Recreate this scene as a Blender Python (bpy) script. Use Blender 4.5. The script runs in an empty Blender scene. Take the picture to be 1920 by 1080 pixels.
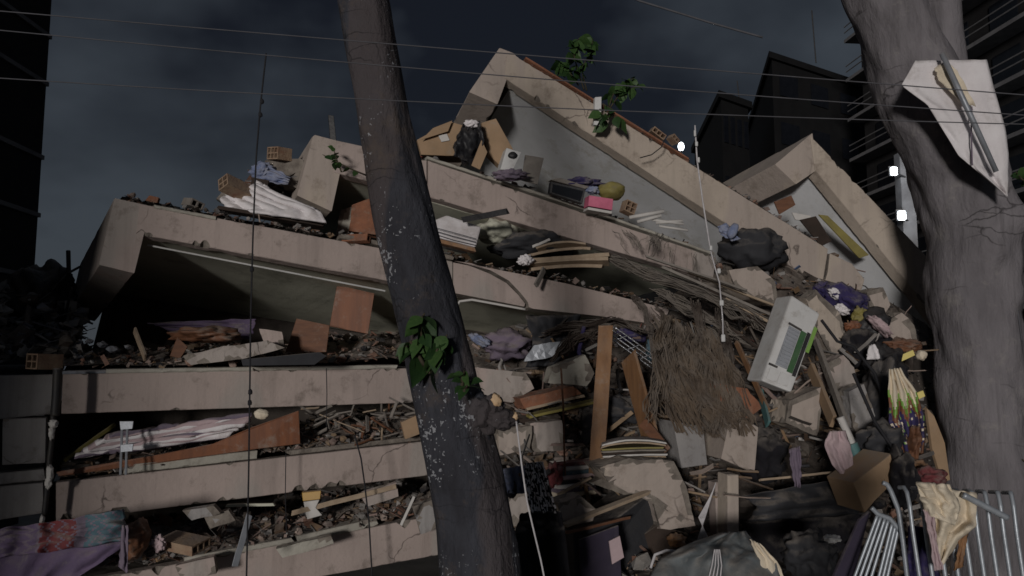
import bpy, bmesh, math, random
from mathutils import Vector, Matrix, noise
random.seed(11)
R = math.radians
SC = bpy.context.scene
COL = SC.collection
# ------------------------------------------------------------------ camera
FPX = 1500.0
PITCH = math.atan(160.0 / FPX)
cam = bpy.data.cameras.new('camera'); camo = bpy.data.objects.new('camera', cam); COL.objects.link(camo)
cam.sensor_width = 36; cam.lens = 36 * FPX / 1920; cam.clip_end = 2000; cam.clip_start = .05
camo.location = (0, 0, 1.6); camo.rotation_euler = (math.pi / 2 + PITCH, 0, 0)
SC.camera = camo
# ------------------------------------------------------------------ sky and sun
SUN_AZ, SUN_EL = R(15.0), R(3.6)          # low light from behind the camera, a little to its left
world = bpy.data.worlds.new('World'); SC.world = world; world.use_nodes = True
wn = world.node_tree.nodes; wl = world.node_tree.links
for n in list(wn): wn.remove(n)
w_out = wn.new('ShaderNodeOutputWorld'); w_bg = wn.new('ShaderNodeBackground')
w_sky = wn.new('ShaderNodeTexSky'); w_sky.sky_type = 'NISHITA'; w_sky.sun_disc = False
w_sky.sun_elevation = SUN_EL; w_sky.sun_rotation = math.pi + SUN_AZ; w_sky.altitude = 900
w_tc = wn.new('ShaderNodeTexCoord'); w_map = wn.new('ShaderNodeMapping'); w_map.inputs['Scale'].default_value = (1, 1, 1.7)
w_map.inputs['Location'].default_value = (14.72, 6.62, 17.62)
w_no = wn.new('ShaderNodeTexNoise'); w_no.inputs['Scale'].default_value = 1.2; w_no.inputs['Detail'].default_value = 5; w_no.inputs['Roughness'].default_value = .52
w_no.inputs['Distortion'].default_value = .4
w_rp = wn.new('ShaderNodeValToRGB'); w_rp.color_ramp.elements[0].position = .40; w_rp.color_ramp.elements[1].position = .62
w_rp.color_ramp.elements[0].color = (.0095, .0112, .018, 1); w_rp.color_ramp.elements[1].color = (.056, .067, .083, 1)
w_mix = wn.new('ShaderNodeMix'); w_mix.data_type = 'RGBA'; w_mix.blend_type = 'MULTIPLY'; w_mix.inputs[0].default_value = 1
w_mix2 = wn.new('ShaderNodeMix'); w_mix2.data_type = 'RGBA'; w_mix2.inputs[0].default_value = .88
wl.new(w_tc.outputs['Generated'], w_map.inputs['Vector']); wl.new(w_map.outputs[0], w_no.inputs['Vector'])
w_n2 = wn.new('ShaderNodeTexNoise'); w_n2.inputs['Scale'].default_value = 4.2; w_n2.inputs['Detail'].default_value = 4; w_n2.inputs['Roughness'].default_value = .5
wl.new(w_map.outputs[0], w_n2.inputs['Vector'])
w_ma = wn.new('ShaderNodeMath'); w_ma.operation = 'MULTIPLY_ADD'; w_ma.inputs[1].default_value = .42; wl.new(w_n2.outputs['Fac'], w_ma.inputs[0])
w_mb = wn.new('ShaderNodeMath'); w_mb.operation = 'SUBTRACT'; wl.new(w_no.outputs['Fac'], w_mb.inputs[0]); w_mb.inputs[1].default_value = .21
wl.new(w_mb.outputs[0], w_ma.inputs[2]); wl.new(w_ma.outputs[0], w_rp.inputs['Fac'])
w_s = wn.new('ShaderNodeMix'); w_s.data_type = 'RGBA'; w_s.blend_type = 'MULTIPLY'; w_s.inputs[0].default_value = 1
wl.new(w_sky.outputs[0], w_s.inputs[6]); w_s.inputs[7].default_value = (.02, .02, .02, 1)
wl.new(w_s.outputs[2], w_mix2.inputs[6]); wl.new(w_rp.outputs[0], w_mix2.inputs[7])
wl.new(w_mix2.outputs[2], w_bg.inputs['Color']); w_bg.inputs['Strength'].default_value = .78
wl.new(w_bg.outputs[0], w_out.inputs['Surface'])
sun = bpy.data.lights.new('sun', 'SUN'); suno = bpy.data.objects.new('sun', sun); COL.objects.link(suno)
sun.energy = 1.38; sun.angle = R(7); sun.color = (1.0, .95, .90)
to_src = Vector((-math.sin(SUN_AZ) * math.cos(SUN_EL), -math.cos(SUN_AZ) * math.cos(SUN_EL), math.sin(SUN_EL)))
suno.rotation_euler = to_src.to_track_quat('Z', 'Y').to_euler(); suno.location = (0, -10, 12)
vs = SC.view_settings; vs.view_transform = 'Standard'; vs.look = 'None'; vs.exposure = 0; vs.gamma = 1; vs.use_curve_mapping = False
SC.cycles.filter_width = 1.6

# ------------------------------------------------------------------ helpers
CP, SP = math.cos(PITCH), math.sin(PITCH)
CAM = Vector((0, 0, 1.6))
def ray(px, py):
    a = (px - 960) / FPX; b = (540 - py) / FPX
    return Vector((a, CP - b * SP, SP + b * CP))
def W(px, py, d):
    r = ray(px, py); return CAM + r * (d / r.y)
def V(*a): return Vector(a)
class Plane:
    def __init__(s, pxa, da, pxb, db, e):
        A = W(pxa, 540, da); B = W(pxb, 540, db)
        s.o = Vector((A.x, A.y, 0)); u = Vector((B.x - A.x, B.y - A.y, 0)); s.u = u.normalized()
        s.n = Vector((-s.u.y, s.u.x, 0)); s.e = Vector(e).normalized()
    def pt(s, px, py, off=0):
        r = ray(px, py); t = (s.o - CAM).dot(s.n) / r.dot(s.n)
        return CAM + r * t + s.e * off
def lerp(a, b, t): return a + (b - a) * t
def ns(x, y=0, z=0): return noise.noise(Vector((x, y, z)))
def polyval(L, t):
    n = len(L) - 1; x = min(max(t, 0), 1) * n; i = min(int(x), n - 1); f = x - i
    return tuple(lerp(L[i][k], L[i + 1][k], f) for k in range(len(L[0])))

class MB:
    def __init__(s): s.v = []; s.f = []; s.m = []; s.c = []; s.col = None
    def vert(s, p, c=None): s.v.append(Vector(p)); s.c.append(c or (.5, .5, .5)); return len(s.v) - 1
    def face(s, ids, mi=0): s.f.append(tuple(ids)); s.m.append(mi)
    def rings(s, rings, mi=0, cap=True, c=None, mis=None):
        ids = [[s.vert(p, c) for p in r] for r in rings]
        for i in range(len(ids) - 1):
            a, b = ids[i], ids[i + 1]; n = len(a)
            for k in range(n):
                j = (k + 1) % n
                s.face((a[k], a[j], b[j], b[k]), mis(i, k) if mis else mi)
        if cap:
            s.face(list(reversed(ids[0])), mi); s.face(ids[-1], mi)
        return s
    def box(s, c, size, rot=None, mi=0, col=None):
        rot = rot or Matrix.Identity(3); hx, hy, hz = size[0] / 2, size[1] / 2, size[2] / 2
        q = [[(-hx, -hy), (hx, -hy), (hx, hy), (-hx, hy)]]
        return s.rings([[Vector(c) + rot @ Vector((x, y, z)) for x, y in q[0]] for z in (-hz, hz)], mi, c=col)
    def prism(s, pts, vec, mi=0, mi_side=None, c=None):
        a = [s.vert(p, c) for p in pts]; b = [s.vert(p + vec, c) for p in pts]; n = len(a)
        s.face(a, mi); s.face(list(reversed(b)), mi)
        for k in range(n):
            j = (k + 1) % n; s.face((a[j], a[k], b[k], b[j]), mi if mi_side is None else mi_side)
        return s
    def tube(s, pts, r, n=8, mi=0, c=None):
        pts = [Vector(p) for p in pts]; rr = r if isinstance(r, (list, tuple)) else [r] * len(pts); out = []
        up = None
        for i, p in enumerate(pts):
            t = (pts[min(i + 1, len(pts) - 1)] - pts[max(i - 1, 0)]).normalized()
            if up is None:
                up = Vector((0, 0, 1)) if abs(t.z) < .9 else Vector((1, 0, 0))
            x = t.cross(up).normalized(); y = x.cross(t).normalized(); up = y
            out.append([p + (x * math.cos(2 * math.pi * k / n) + y * math.sin(2 * math.pi * k / n)) * rr[i] for k in range(n)])
        return s.rings(out, mi, c=c)
    def beam(s, Q0, Q1, n=40, chip=.03, seed=0, jag0=0, jag1=0, mi=0, mic=1, sag=0, wob=.003):
        ax = ((Q1[0] - Q0[0]) + (Q1[2] - Q0[2])).normalized(); sec = []; rad = []
        for i in range(n + 1):
            t = i / n; C = [lerp(Q0[k], Q1[k], t) for k in range(4)]; ring = []; rr = []
            L = (Q1[0] - Q0[0]).length * t
            for k in range(4):
                p, q = C[k - 1], C[(k + 1) % 4]
                nz = ns(L * 3.7, seed + k * 7.1, 3.3); nz2 = ns(L * 17.1, seed * 1.3 + k * 3.1, 9)
                big = max(0, ns(L * .9, seed * 2.1 + k * 5.3, 21) - .02) * 3.6
                r = .005 + chip * max(0, nz * 1.3 + nz2 * 1.3 - .30) * (.35 + big * 1.9) * 1.5
                dp = p - C[k]; dq = q - C[k]; mx = min(dp.length, dq.length) * .42; r = min(r, mx)
                jj = V(0, 0, 0)
                if i == 0 and jag0: jj = -ax * jag0 * (ns(k * 3.1, seed, 1) + .4 * random.random())
                if i == n and jag1: jj = ax * jag1 * (ns(k * 3.1, seed, 5) + .4 * random.random())
                w = V(ns(L * 3, seed, k), ns(L * 3, k, seed + 5), ns(L * 3 + 9, seed, k)) * wob + V(0, 0, -sag * 4 * t * (1 - t))
                ring += [C[k] + dp.normalized() * r + jj + w, C[k] + dq.normalized() * r * (.7 + .6 * random.random()) + jj + w]; rr.append(r)
            sec.append(ring); rad.append(rr)
        def mis(i, k):
            if k % 2 == 0 and max(rad[i][k // 2], rad[i + 1][k // 2]) > .016: return mic
            return mi
        ids0 = len(s.f)
        s.rings(sec, mi, True, None, mis)
        if jag0: s.m[-2] = mic
        if jag1: s.m[-1] = mic
        return s
    def sheet(s, Lp, Rp, d, nu=16, nv=20, fold=.05, ff=3.0, seed=0, mi=0, dv=0, ragged=0, du=0):
        g = []
        for j in range(nv + 1):
            v = j / nv; a = polyval(Lp, v); b = polyval(Rp, v); row = []
            for i in range(nu + 1):
                u = i / nu; px = lerp(a[0], b[0], u); py = lerp(a[1], b[1], u)
                if ragged:
                    px += ragged * ns(v * 7, u * 7, seed); py += ragged * ns(v * 7, u * 7, seed + 9)
                w = math.sin((u * ff + .35 * ns(v * 2, seed)) * 2 * math.pi + seed + 1.1 * ns(u * 2, v * 2.5, seed)) * .5 + ns(u * 3.2, v * 3.2, seed + 2) + .5 * ns(u * 8, v * 8, seed + 4)
                row.append(s.vert(W(px, py, d + dv * v + du * u + fold * w)))
            g.append(row)
        for j in range(nv):
            for i in range(nu):
                s.face((g[j][i], g[j + 1][i], g[j + 1][i + 1], g[j][i + 1]), mi)
        return s
    def lump(s, c, rad, seed=0, amp=.25, fr=1.6, sub=3, rot=None, mi=0, col=None):
        bm = bmesh.new(); bmesh.ops.create_icosphere(bm, subdivisions=sub, radius=1); off = len(s.v)
        rot = rot or Matrix.Identity(3)
        for vt in bm.verts:
            p = vt.co.copy(); k = 1 + amp * (ns(p.x * fr + seed, p.y * fr, p.z * fr) + .5 * ns(p.x * fr * 2.7, p.y * fr * 2.7 + seed, p.z * fr * 2.7))
            s.vert(Vector(c) + rot @ Vector((p.x * k * rad[0], p.y * k * rad[1], p.z * k * rad[2])), col)
        for f in bm.faces: s.face([off + x.index for x in f.verts], mi)
        bm.free(); return s
    def build(s, name, mats, parent=None, label=None, cat=None, group=None, kind=None, smooth=False, thick=0, bevel=0, centre=False):
        n = len(s.v)
        lo = Vector((min(p.x for p in s.v), min(p.y for p in s.v), min(p.z for p in s.v)))
        hi = Vector((max(p.x for p in s.v), max(p.y for p in s.v), max(p.z for p in s.v)))
        o0 = (lo + hi) / 2
        if not centre: o0.z = lo.z
        me = bpy.data.meshes.new(name); me.from_pydata([p - o0 for p in s.v], [], s.f)
        for mm in (mats if isinstance(mats, (list, tuple)) else [mats]): me.materials.append(MAT[mm] if isinstance(mm, str) else mm)
        me.polygons.foreach_set('material_index', s.m)
        if smooth: me.polygons.foreach_set('use_smooth', [True] * len(me.polygons))
        if any(c != (.5, .5, .5) for c in s.c):
            at = me.attributes.new('tint', 'FLOAT_COLOR', 'POINT')
            at.data.foreach_set('color', [x for c in s.c for x in (c[0], c[1], c[2], 1)])
        bm = bmesh.new(); bm.from_mesh(me); bmesh.ops.recalc_face_normals(bm, faces=bm.faces); bm.to_mesh(me); bm.free()
        me.update()
        o = bpy.data.objects.new(name, me); COL.objects.link(o)
        if parent is not None:
            wp = parent.location.copy(); q = parent.parent
            while q: wp += q.location; q = q.parent
            o.parent = parent; o.location = o0 - wp
        else: o.location = o0
        if thick:
            md = o.modifiers.new('thickness', 'SOLIDIFY'); md.thickness = thick; md.offset = 0
        if bevel:
            md = o.modifiers.new('edges', 'BEVEL'); md.width = bevel; md.segments = 2; md.limit_method = 'ANGLE'
        return tag(o, label, cat, group, kind)
def tag(o, label=None, cat=None, group=None, kind=None):
    if label: o['label'] = label
    if cat: o['category'] = cat
    if group: o['group'] = group
    if kind: o['kind'] = kind
    return o
def thing(name, label, cat, loc, group=None):
    o = bpy.data.objects.new(name, None); COL.objects.link(o); o.location = loc; o.empty_display_size = .1
    return tag(o, label, cat, group)
def copy_of(o, loc, rot=None, parent=None, scale=None):
    c = o.copy(); COL.objects.link(c); c.location = loc; c.parent = parent
    if rot is not None: c.rotation_euler = rot
    if scale is not None: c.scale = scale
    return c

# ------------------------------------------------------------------ materials
MAT = {}
def mat(name, c1, c2=None, scale=3.0, rough=.85, bump=.25, bscale=35, stretch=(1, 1, 1), metal=0, spots=None, lo=.38, hi=.64, streak=None, tint=False, emit=None, trans=0, spec=.3, dirt=None, crack=None, patch=None, dust=None):
    m = bpy.data.materials.new(name); m.use_nodes = True; MAT[name] = m
    N = m.node_tree.nodes; Lk = m.node_tree.links; b = N['Principled BSDF']
    b.inputs['Roughness'].default_value = rough; b.inputs['Metallic'].default_value = metal
    b.inputs['Specular IOR Level'].default_value = spec
    if emit:
        b.inputs['Emission Color'].default_value = (*emit[0], 1); b.inputs['Emission Strength'].default_value = emit[1]
    tc = N.new('ShaderNodeTexCoord'); mp = N.new('ShaderNodeMapping'); mp.inputs['Scale'].default_value = stretch
    Lk.new(tc.outputs['Object'], mp.inputs['Vector'])
    no = N.new('ShaderNodeTexNoise'); no.inputs['Scale'].default_value = scale; no.inputs['Detail'].default_value = 7; no.inputs['Roughness'].default_value = .62
    Lk.new(mp.outputs[0], no.inputs['Vector'])
    rp = N.new('ShaderNodeValToRGB'); rp.color_ramp.elements[0].position = lo; rp.color_ramp.elements[1].position = hi
    c2 = c2 or tuple(x * .75 for x in c1)
    rp.color_ramp.elements[0].color = (*c1, 1); rp.color_ramp.elements[1].color = (*c2, 1)
    Lk.new(no.outputs['Fac'], rp.inputs['Fac']); out = rp.outputs[0]
    def mixin(out, fac, colr, mode='MIX'):
        mx = N.new('ShaderNodeMix'); mx.data_type = 'RGBA'; mx.blend_type = mode
        Lk.new(fac, mx.inputs[0]); Lk.new(out, mx.inputs[6])
        if isinstance(colr, tuple): mx.inputs[7].default_value = (*colr, 1)
        else: Lk.new(colr, mx.inputs[7])
        return mx.outputs[2]
    def ramp(src, a, bb, hi=1.0):
        r = N.new('ShaderNodeMapRange'); r.inputs['From Min'].default_value = a; r.inputs['From Max'].default_value = bb; r.inputs['To Max'].default_value = hi
        Lk.new(src, r.inputs['Value']); return r.outputs[0]
    if tint:
        at = N.new('ShaderNodeAttribute'); at.attribute_name = 'tint'
        mx = N.new('ShaderNodeMix'); mx.data_type = 'RGBA'; mx.blend_type = 'MULTIPLY'; mx.inputs[0].default_value = 1
        Lk.new(at.outputs['Color'], mx.inputs[6]); Lk.new(out, mx.inputs[7]); out = mx.outputs[2]
    if patch:
        mq = N.new('ShaderNodeMapping'); mq.inputs['Scale'].default_value = (1, 1, .25); Lk.new(tc.outputs['Object'], mq.inputs['Vector'])
        n6 = N.new('ShaderNodeTexNoise'); n6.inputs['Scale'].default_value = patch[1]; n6.inputs['Detail'].default_value = 3; Lk.new(mq.outputs[0], n6.inputs['Vector'])
        out = mixin(out, ramp(n6.outputs['Fac'], .50, .53, patch[2]), patch[0])
    if streak:
        ms = N.new('ShaderNodeMapping'); ms.inputs['Scale'].default_value = (6, 6, .35); Lk.new(tc.outputs['Object'], ms.inputs['Vector'])
        n2 = N.new('ShaderNodeTexNoise'); n2.inputs['Scale'].default_value = 1.6; n2.inputs['Detail'].default_value = 6; n2.inputs['Roughness'].default_value = .7
        Lk.new(ms.outputs[0], n2.inputs['Vector']); out = mixin(out, ramp(n2.outputs['Fac'], .50, .78, streak[1]), streak[0])
    if dirt:
        n4 = N.new('ShaderNodeTexNoise'); n4.inputs['Scale'].default_value = dirt[2]; n4.inputs['Detail'].default_value = 9; n4.inputs['Roughness'].default_value = .75
        Lk.new(tc.outputs['Object'], n4.inputs['Vector']); out = mixin(out, ramp(n4.outputs['Fac'], .54, .68, dirt[1]), dirt[0])
    if crack:
        nc = N.new('ShaderNodeTexNoise'); nc.inputs['Scale'].default_value = 3; nc.inputs['Detail'].default_value = 6; Lk.new(tc.outputs['Object'], nc.inputs['Vector'])
        ac_ = N.new('ShaderNodeMix'); ac_.data_type = 'RGBA'; ac_.blend_type = 'LINEAR_LIGHT'; ac_.inputs[0].default_value = .16
        mk = N.new('ShaderNodeMapping'); mk.inputs['Scale'].default_value = crack[3] if len(crack) > 3 else (1, 1, 1); Lk.new(tc.outputs['Object'], mk.inputs['Vector']); Lk.new(mk.outputs[0], ac_.inputs[6]); Lk.new(nc.outputs['Color'], ac_.inputs[7])
        vc = N.new('ShaderNodeTexVoronoi'); vc.feature = 'DISTANCE_TO_EDGE'; vc.inputs['Scale'].default_value = crack[1]; Lk.new(ac_.outputs[2], vc.inputs['Vector'])
        nm = N.new('ShaderNodeTexNoise'); nm.inputs['Scale'].default_value = 1.7; Lk.new(tc.outputs['Object'], nm.inputs['Vector'])
        iv = N.new('ShaderNodeMapRange'); iv.inputs['From Min'].default_value = .0; iv.inputs['From Max'].default_value = crack[2]; iv.inputs['To Min'].default_value = 1; iv.inputs['To Max'].default_value = 0; Lk.new(vc.outputs['Distance'], iv.inputs['Value'])
        mm_ = N.new('ShaderNodeMath'); mm_.operation = 'MULTIPLY'; Lk.new(iv.outputs[0], mm_.inputs[0]); Lk.new(ramp(nm.outputs['Fac'], .55, .63, .8), mm_.inputs[1])
        out = mixin(out, mm_.outputs[0], crack[0])
    if spots:
        vo = N.new('ShaderNodeTexVoronoi'); vo.inputs['Scale'].default_value = spots[1]; vo.inputs['Randomness'].default_value = 1
        n3 = N.new('ShaderNodeTexNoise'); n3.inputs['Scale'].default_value = spots[1] * 1.3; Lk.new(tc.outputs['Object'], n3.inputs['Vector'])
        ad = N.new('ShaderNodeMix'); ad.data_type = 'RGBA'; ad.blend_type = 'LINEAR_LIGHT'; ad.inputs[0].default_value = .06
        Lk.new(tc.outputs['Object'], ad.inputs[6]); Lk.new(n3.outputs['Color'], ad.inputs[7]); Lk.new(ad.outputs[2], vo.inputs['Vector'])
        n5 = N.new('ShaderNodeTexNoise'); n5.inputs['Scale'].default_value = spots[1] * .12; Lk.new(tc.outputs['Object'], n5.inputs['Vector'])
        th = N.new('ShaderNodeMath'); th.operation = 'MULTIPLY'; Lk.new(ramp(n5.outputs['Fac'], .45, .68), th.inputs[0]); th.inputs[1].default_value = spots[2]
        su = N.new('ShaderNodeMath'); su.operation = 'SUBTRACT'; Lk.new(th.outputs[0], su.inputs[0]); Lk.new(vo.outputs['Distance'], su.inputs[1])
        out = mixin(out, ramp(su.outputs[0], 0, .06, .85), spots[0])
    if dust is None: dust = 0 if (emit or name.startswith(('night', 'lamp', 'leaf', 'stem', 'dark_bark', 'pale_bark', 'cut', 'dusty_paving', 'galv', 'white_rope', 'cable'))) else .6
    if dust:
        ge = N.new('ShaderNodeNewGeometry'); sx = N.new('ShaderNodeSeparateXYZ'); Lk.new(ge.outputs['Normal'], sx.inputs[0])
        nd = N.new('ShaderNodeTexNoise'); nd.inputs['Scale'].default_value = 6; nd.inputs['Detail'].default_value = 8; nd.inputs['Roughness'].default_value = .7; Lk.new(tc.outputs['Object'], nd.inputs['Vector'])
        md_ = N.new('ShaderNodeMath'); md_.operation = 'MULTIPLY'; Lk.new(ramp(sx.outputs['Z'], .1, .9, dust), md_.inputs[0]); Lk.new(ramp(nd.outputs['Fac'], .38, .58), md_.inputs[1])
        out = mixin(out, md_.outputs[0], (.33, .29, .255))
    Lk.new(out, b.inputs['Base Color'])
    if bump:
        nb = N.new('ShaderNodeTexNoise'); nb.inputs['Scale'].default_value = bscale; nb.inputs['Detail'].default_value = 6; nb.inputs['Roughness'].default_value = .65
        Lk.new(mp.outputs[0], nb.inputs['Vector'])
        bp = N.new('ShaderNodeBump'); bp.inputs['Strength'].default_value = bump; bp.inputs['Distance'].default_value = .02
        Lk.new(nb.outputs['Fac'], bp.inputs['Height']); Lk.new(bp.outputs[0], b.inputs['Normal'])
    return m
grime = (.10, .085, .075)
mat('pink_paint', (.45, .372, .342), (.385, .318, .292), 1.3, streak=(grime, .35), dirt=((.17, .14, .12), .7, 4.5), bump=.35, bscale=22, crack=((.05, .04, .035), 1.5, .012), patch=((.37, .335, .31), 1.0, .8))  # patch: uneven paint plus pink and grey lamp light put into the colour
mat('beige_paint', (.50, .43, .365), (.43, .365, .31), 1.2, streak=(grime, .28), dirt=((.19, .15, .12), .6, 4.5), bump=.35, bscale=22, crack=((.06, .045, .04), 1.3, .012), patch=((.41, .35, .315), 1.2, .85))
mat('grey_paint', (.35, .335, .33), (.27, .26, .26), 1.4, streak=(grime, .4), dirt=((.14, .12, .11), .7, 6), bump=.4, bscale=22, crack=((.05, .045, .04), 2.2, .014))
mat('bluish_paint', (.30, .315, .36), (.23, .245, .28), 1.2, streak=((.12, .12, .14), .6), dirt=((.12, .12, .13), .7, 7), bump=.4, bscale=22, crack=((.05, .05, .05), 2, .014))
mat('white_soffit', (.74, .75, .78), (.62, .63, .64), 1.2, dirt=((.36, .33, .26), .6, 2), bump=.15)
mat('olive_soffit', (.60, .60, .50), (.46, .46, .38), 1.0, dirt=((.2, .2, .16), .6, 2), bump=.2)
mat('raw_concrete', (.26, .23, .20), (.14, .12, .105), 9, bump=.7, bscale=30, rough=.95)
mat('light_concrete', (.44, .42, .37), (.34, .32, .28), 4, bump=.4, bscale=30, rough=.95, dirt=((.18, .16, .13), .5, 8))
mat('inside_shade', (.10, .085, .075), (.05, .043, .038), 3, bump=.6, bscale=12, rough=.95)  # dark colour stands in for the shade deep in the gaps
mat('clay_brick', (.30, .13, .075), (.21, .10, .065), 9, bump=.5, bscale=45, rough=.95, dirt=((.3, .25, .2), .5, 14))
mat('tan_brick', (.36, .26, .18), (.26, .17, .12), 9, bump=.5, bscale=45, rough=.95, dirt=((.28, .12, .07), .6, 14))
mat('rubble', (1, 1, 1), (.68, .66, .64), 7, tint=True, bump=.5, bscale=25, rough=.95)
mat('orange_wood', (.29, .155, .075), (.20, .105, .055), 3, dirt=((.33, .29, .25), .55, 5), stretch=(6, 6, .7), bump=.2, rough=.6)
mat('brown_wood', (.19, .085, .045), (.12, .055, .033), 3, dirt=((.33, .29, .25), .55, 5), stretch=(1, 1, 7), bump=.2, rough=.6)
mat('door_orange', (.25, .10, .05), (.18, .075, .042), 2.5, dirt=((.33, .29, .25), .55, 5), stretch=(7, 7, .6), bump=.15, rough=.55)
mat('pale_wood', (.42, .33, .24), (.32, .24, .17), 4, stretch=(3, 3, 3), bump=.3)
mat('grey_wood', (.27, .245, .22), (.18, .16, .145), 6, bump=.4)
mat('dark_wood', (.05, .035, .028), (.03, .022, .018), 5, bump=.3)
mat('cardboard', (.38, .26, .165), (.29, .20, .125), 3, dirt=((.33, .29, .25), .55, 5), bump=.1, rough=.9)
mat('white_cloth', (.82, .79, .81), (.72, .68, .70), 3, bump=.25, bscale=60, dirt=((.4, .36, .34), .5, 4))
mat('cream_cloth', (.80, .71, .57), (.66, .57, .44), 4, bump=.25, bscale=60, dirt=((.4, .30, .2), .5, 6))
mat('pink_cloth', (.52, .40, .42), (.42, .32, .34), 4, dirt=((.33, .29, .25), .55, 5), bump=.2, bscale=50)
mat('mauve_cloth', (.20, .16, .21), (.14, .115, .16), 4, bump=.3, bscale=50)
mat('purple_cloth', (.15, .11, .19), (.11, .085, .15), 5, dirt=((.33, .29, .25), .55, 5), bump=.3, bscale=60)
mat('deep_purple', (.045, .036, .062), (.03, .025, .042), 4, bump=.3, dirt=((.1, .09, .1), .5, 6))
mat('navy_cloth', (.045, .035, .12), (.025, .022, .07), 4, dirt=((.33, .29, .25), .55, 5), bump=.3)
mat('blue_cloth', (.16, .20, .34), (.32, .34, .42), 7, dirt=((.33, .29, .25), .55, 5), bump=.3)
mat('teal_cloth', (.09, .155, .19), (.07, .115, .145), 5, bump=.3)
mat('red_cloth', (.19, .045, .05), (.12, .035, .04), 5, dirt=((.33, .29, .25), .55, 5), bump=.3)
mat('black_plastic', (.012, .012, .015), (.022, .022, .026), 5, dirt=((.07, .06, .055), .6, 7), rough=.5, bump=.3, bscale=14, spec=.4, dust=.2)
mat('black_cloth', (.013, .012, .016), (.02, .02, .024), 5, rough=.95, bump=.3)
mat('charcoal_tarp', (.040, .041, .047), (.028, .029, .034), 3, rough=.8, bump=.5, bscale=10)
mat('grey_tarp', (.17, .19, .20), (.11, .125, .135), 4, rough=.6, bump=.5, bscale=12, dirt=((.33, .33, .31), .7, 6))
mat('white_metal', (.66, .66, .66), (.58, .58, .58), 4, rough=.5, bump=.05, dirt=((.3, .27, .24), .5, 9))
mat('grey_metal', (.36, .38, .42), (.26, .28, .31), 6, rough=.45, bump=.1, metal=.3)
mat('bright_metal', (.65, .66, .70), (.5, .5, .53), 6, rough=.25, bump=.15, metal=.9)
mat('galvanised', (.46, .50, .55), (.34, .37, .41), 14, rough=.4, bump=.08, metal=.35)
mat('dark_metal', (.03, .03, .034), (.05, .045, .04), 8, rough=.55, bump=.2)
mat('cable_black', (.02, .02, .024), (.03, .03, .034), 8, bump=0)
mat('cable_grey', (.12, .12, .135), (.09, .09, .10), 8, bump=0)
mat('white_rope', (.66, .64, .66), (.5, .48, .5), 20, bump=.3, bscale=120)
mat('green_panel', (.045, .13, .05), (.035, .09, .04), 5, rough=.4, bump=0)
mat('lime_panel', (.22, .42, .08), (.18, .34, .07), 5, rough=.4, bump=0)
mat('yellow_plastic', (.5, .3, .06), (.42, .25, .06), 5, rough=.4, bump=0)
mat('bright_yellow', (.85, .72, .26), (.72, .6, .2), 5, rough=.4, bump=0)
mat('olive_yellow', (.27, .23, .07), (.2, .17, .06), 5, rough=.6, bump=.1)
mat('magenta_print', (.62, .16, .26), (.5, .12, .2), 9, rough=.6, bump=0)
mat('teal_pipe', (.12, .25, .25), (.09, .19, .2), 5, rough=.45, bump=.1)
mat('paper', (.62, .60, .58), (.5, .48, .46), 5, bump=.1)
mat('straw', (.15, .112, .08), (.07, .052, .04), 5, bump=.2, rough=.95)
mat('reed', (.20, .175, .15), (.12, .105, .095), 8, bump=.2, rough=.95)
mat('dark_bark', (.060, .063, .078), (.034, .034, .042), 5, bump=1.4, bscale=16, rough=.9, spots=((.36, .37, .40), 26, .46), dirt=((.115, .09, .075), .85, 2.6), stretch=(1, 1, .45), crack=((.012, .012, .014), 6, .03, (.5, .5, 1.5)), patch=((.10, .082, .082), 2.4, .6))
mat('pale_bark', (.225, .21, .225), (.14, .13, .14), 2.4, bump=1.3, bscale=12, rough=.9, dirt=((.32, .30, .28), .85, 1.3), streak=((.06, .054, .056), .7), crack=((.03, .027, .028), 2.6, .03, (.4, .4, 1.7)), stretch=(1, 1, .35))
mat('cut_wood', (.74, .55, .36), (.55, .34, .18), 14, bump=.4)
mat('leaf', (.038, .085, .024), (.06, .115, .035), 4, rough=.5, bump=.1)
mat('leaf_dark', (.02, .05, .016), (.03, .07, .02), 4, rough=.5, bump=.1)
mat('stem', (.07, .06, .035), (.05, .04, .03), 8, bump=.2)
mat('unlit_wall', (.009, .009, .010), (.006, .006, .007), 1.5, bump=.2, dust=0)  # near-black colour stands in for tower faces the light does not reach
mat('unlit_trim', (.016, .015, .016), (.011, .011, .011), 1.5, bump=.2, dust=0)
mat('night_wall', (.022, .021, .022), (.015, .014, .015), 1.5, bump=.2)
mat('night_wall_lit', (.055, .052, .050), (.04, .038, .037), 1.5, bump=.2)
mat('night_ledge', (.20, .195, .20), (.14, .135, .14), 2, bump=.2)
mat('night_glass', (.008, .009, .012), (.012, .013, .017), 2, rough=.15, bump=0, spec=.5)
mat('lamp_glow', (.9, .95, 1), (.9, .95, 1), 2, bump=0, emit=((.86, .94, 1), 9))
mat('dusty_paving', (.27, .25, .23), (.19, .18, .165), 3, bump=.5, bscale=80)

# ------------------------------------------------------------------ ground
GZ = -.4
g = MB(); gs = 900
ids = [g.vert(p) for p in ((-gs, -gs, GZ), (gs, -gs, GZ), (gs, gs, GZ), (-gs, gs, GZ))]; g.face(ids)
g.build('ground', 'dusty_paving', kind='structure')

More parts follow.
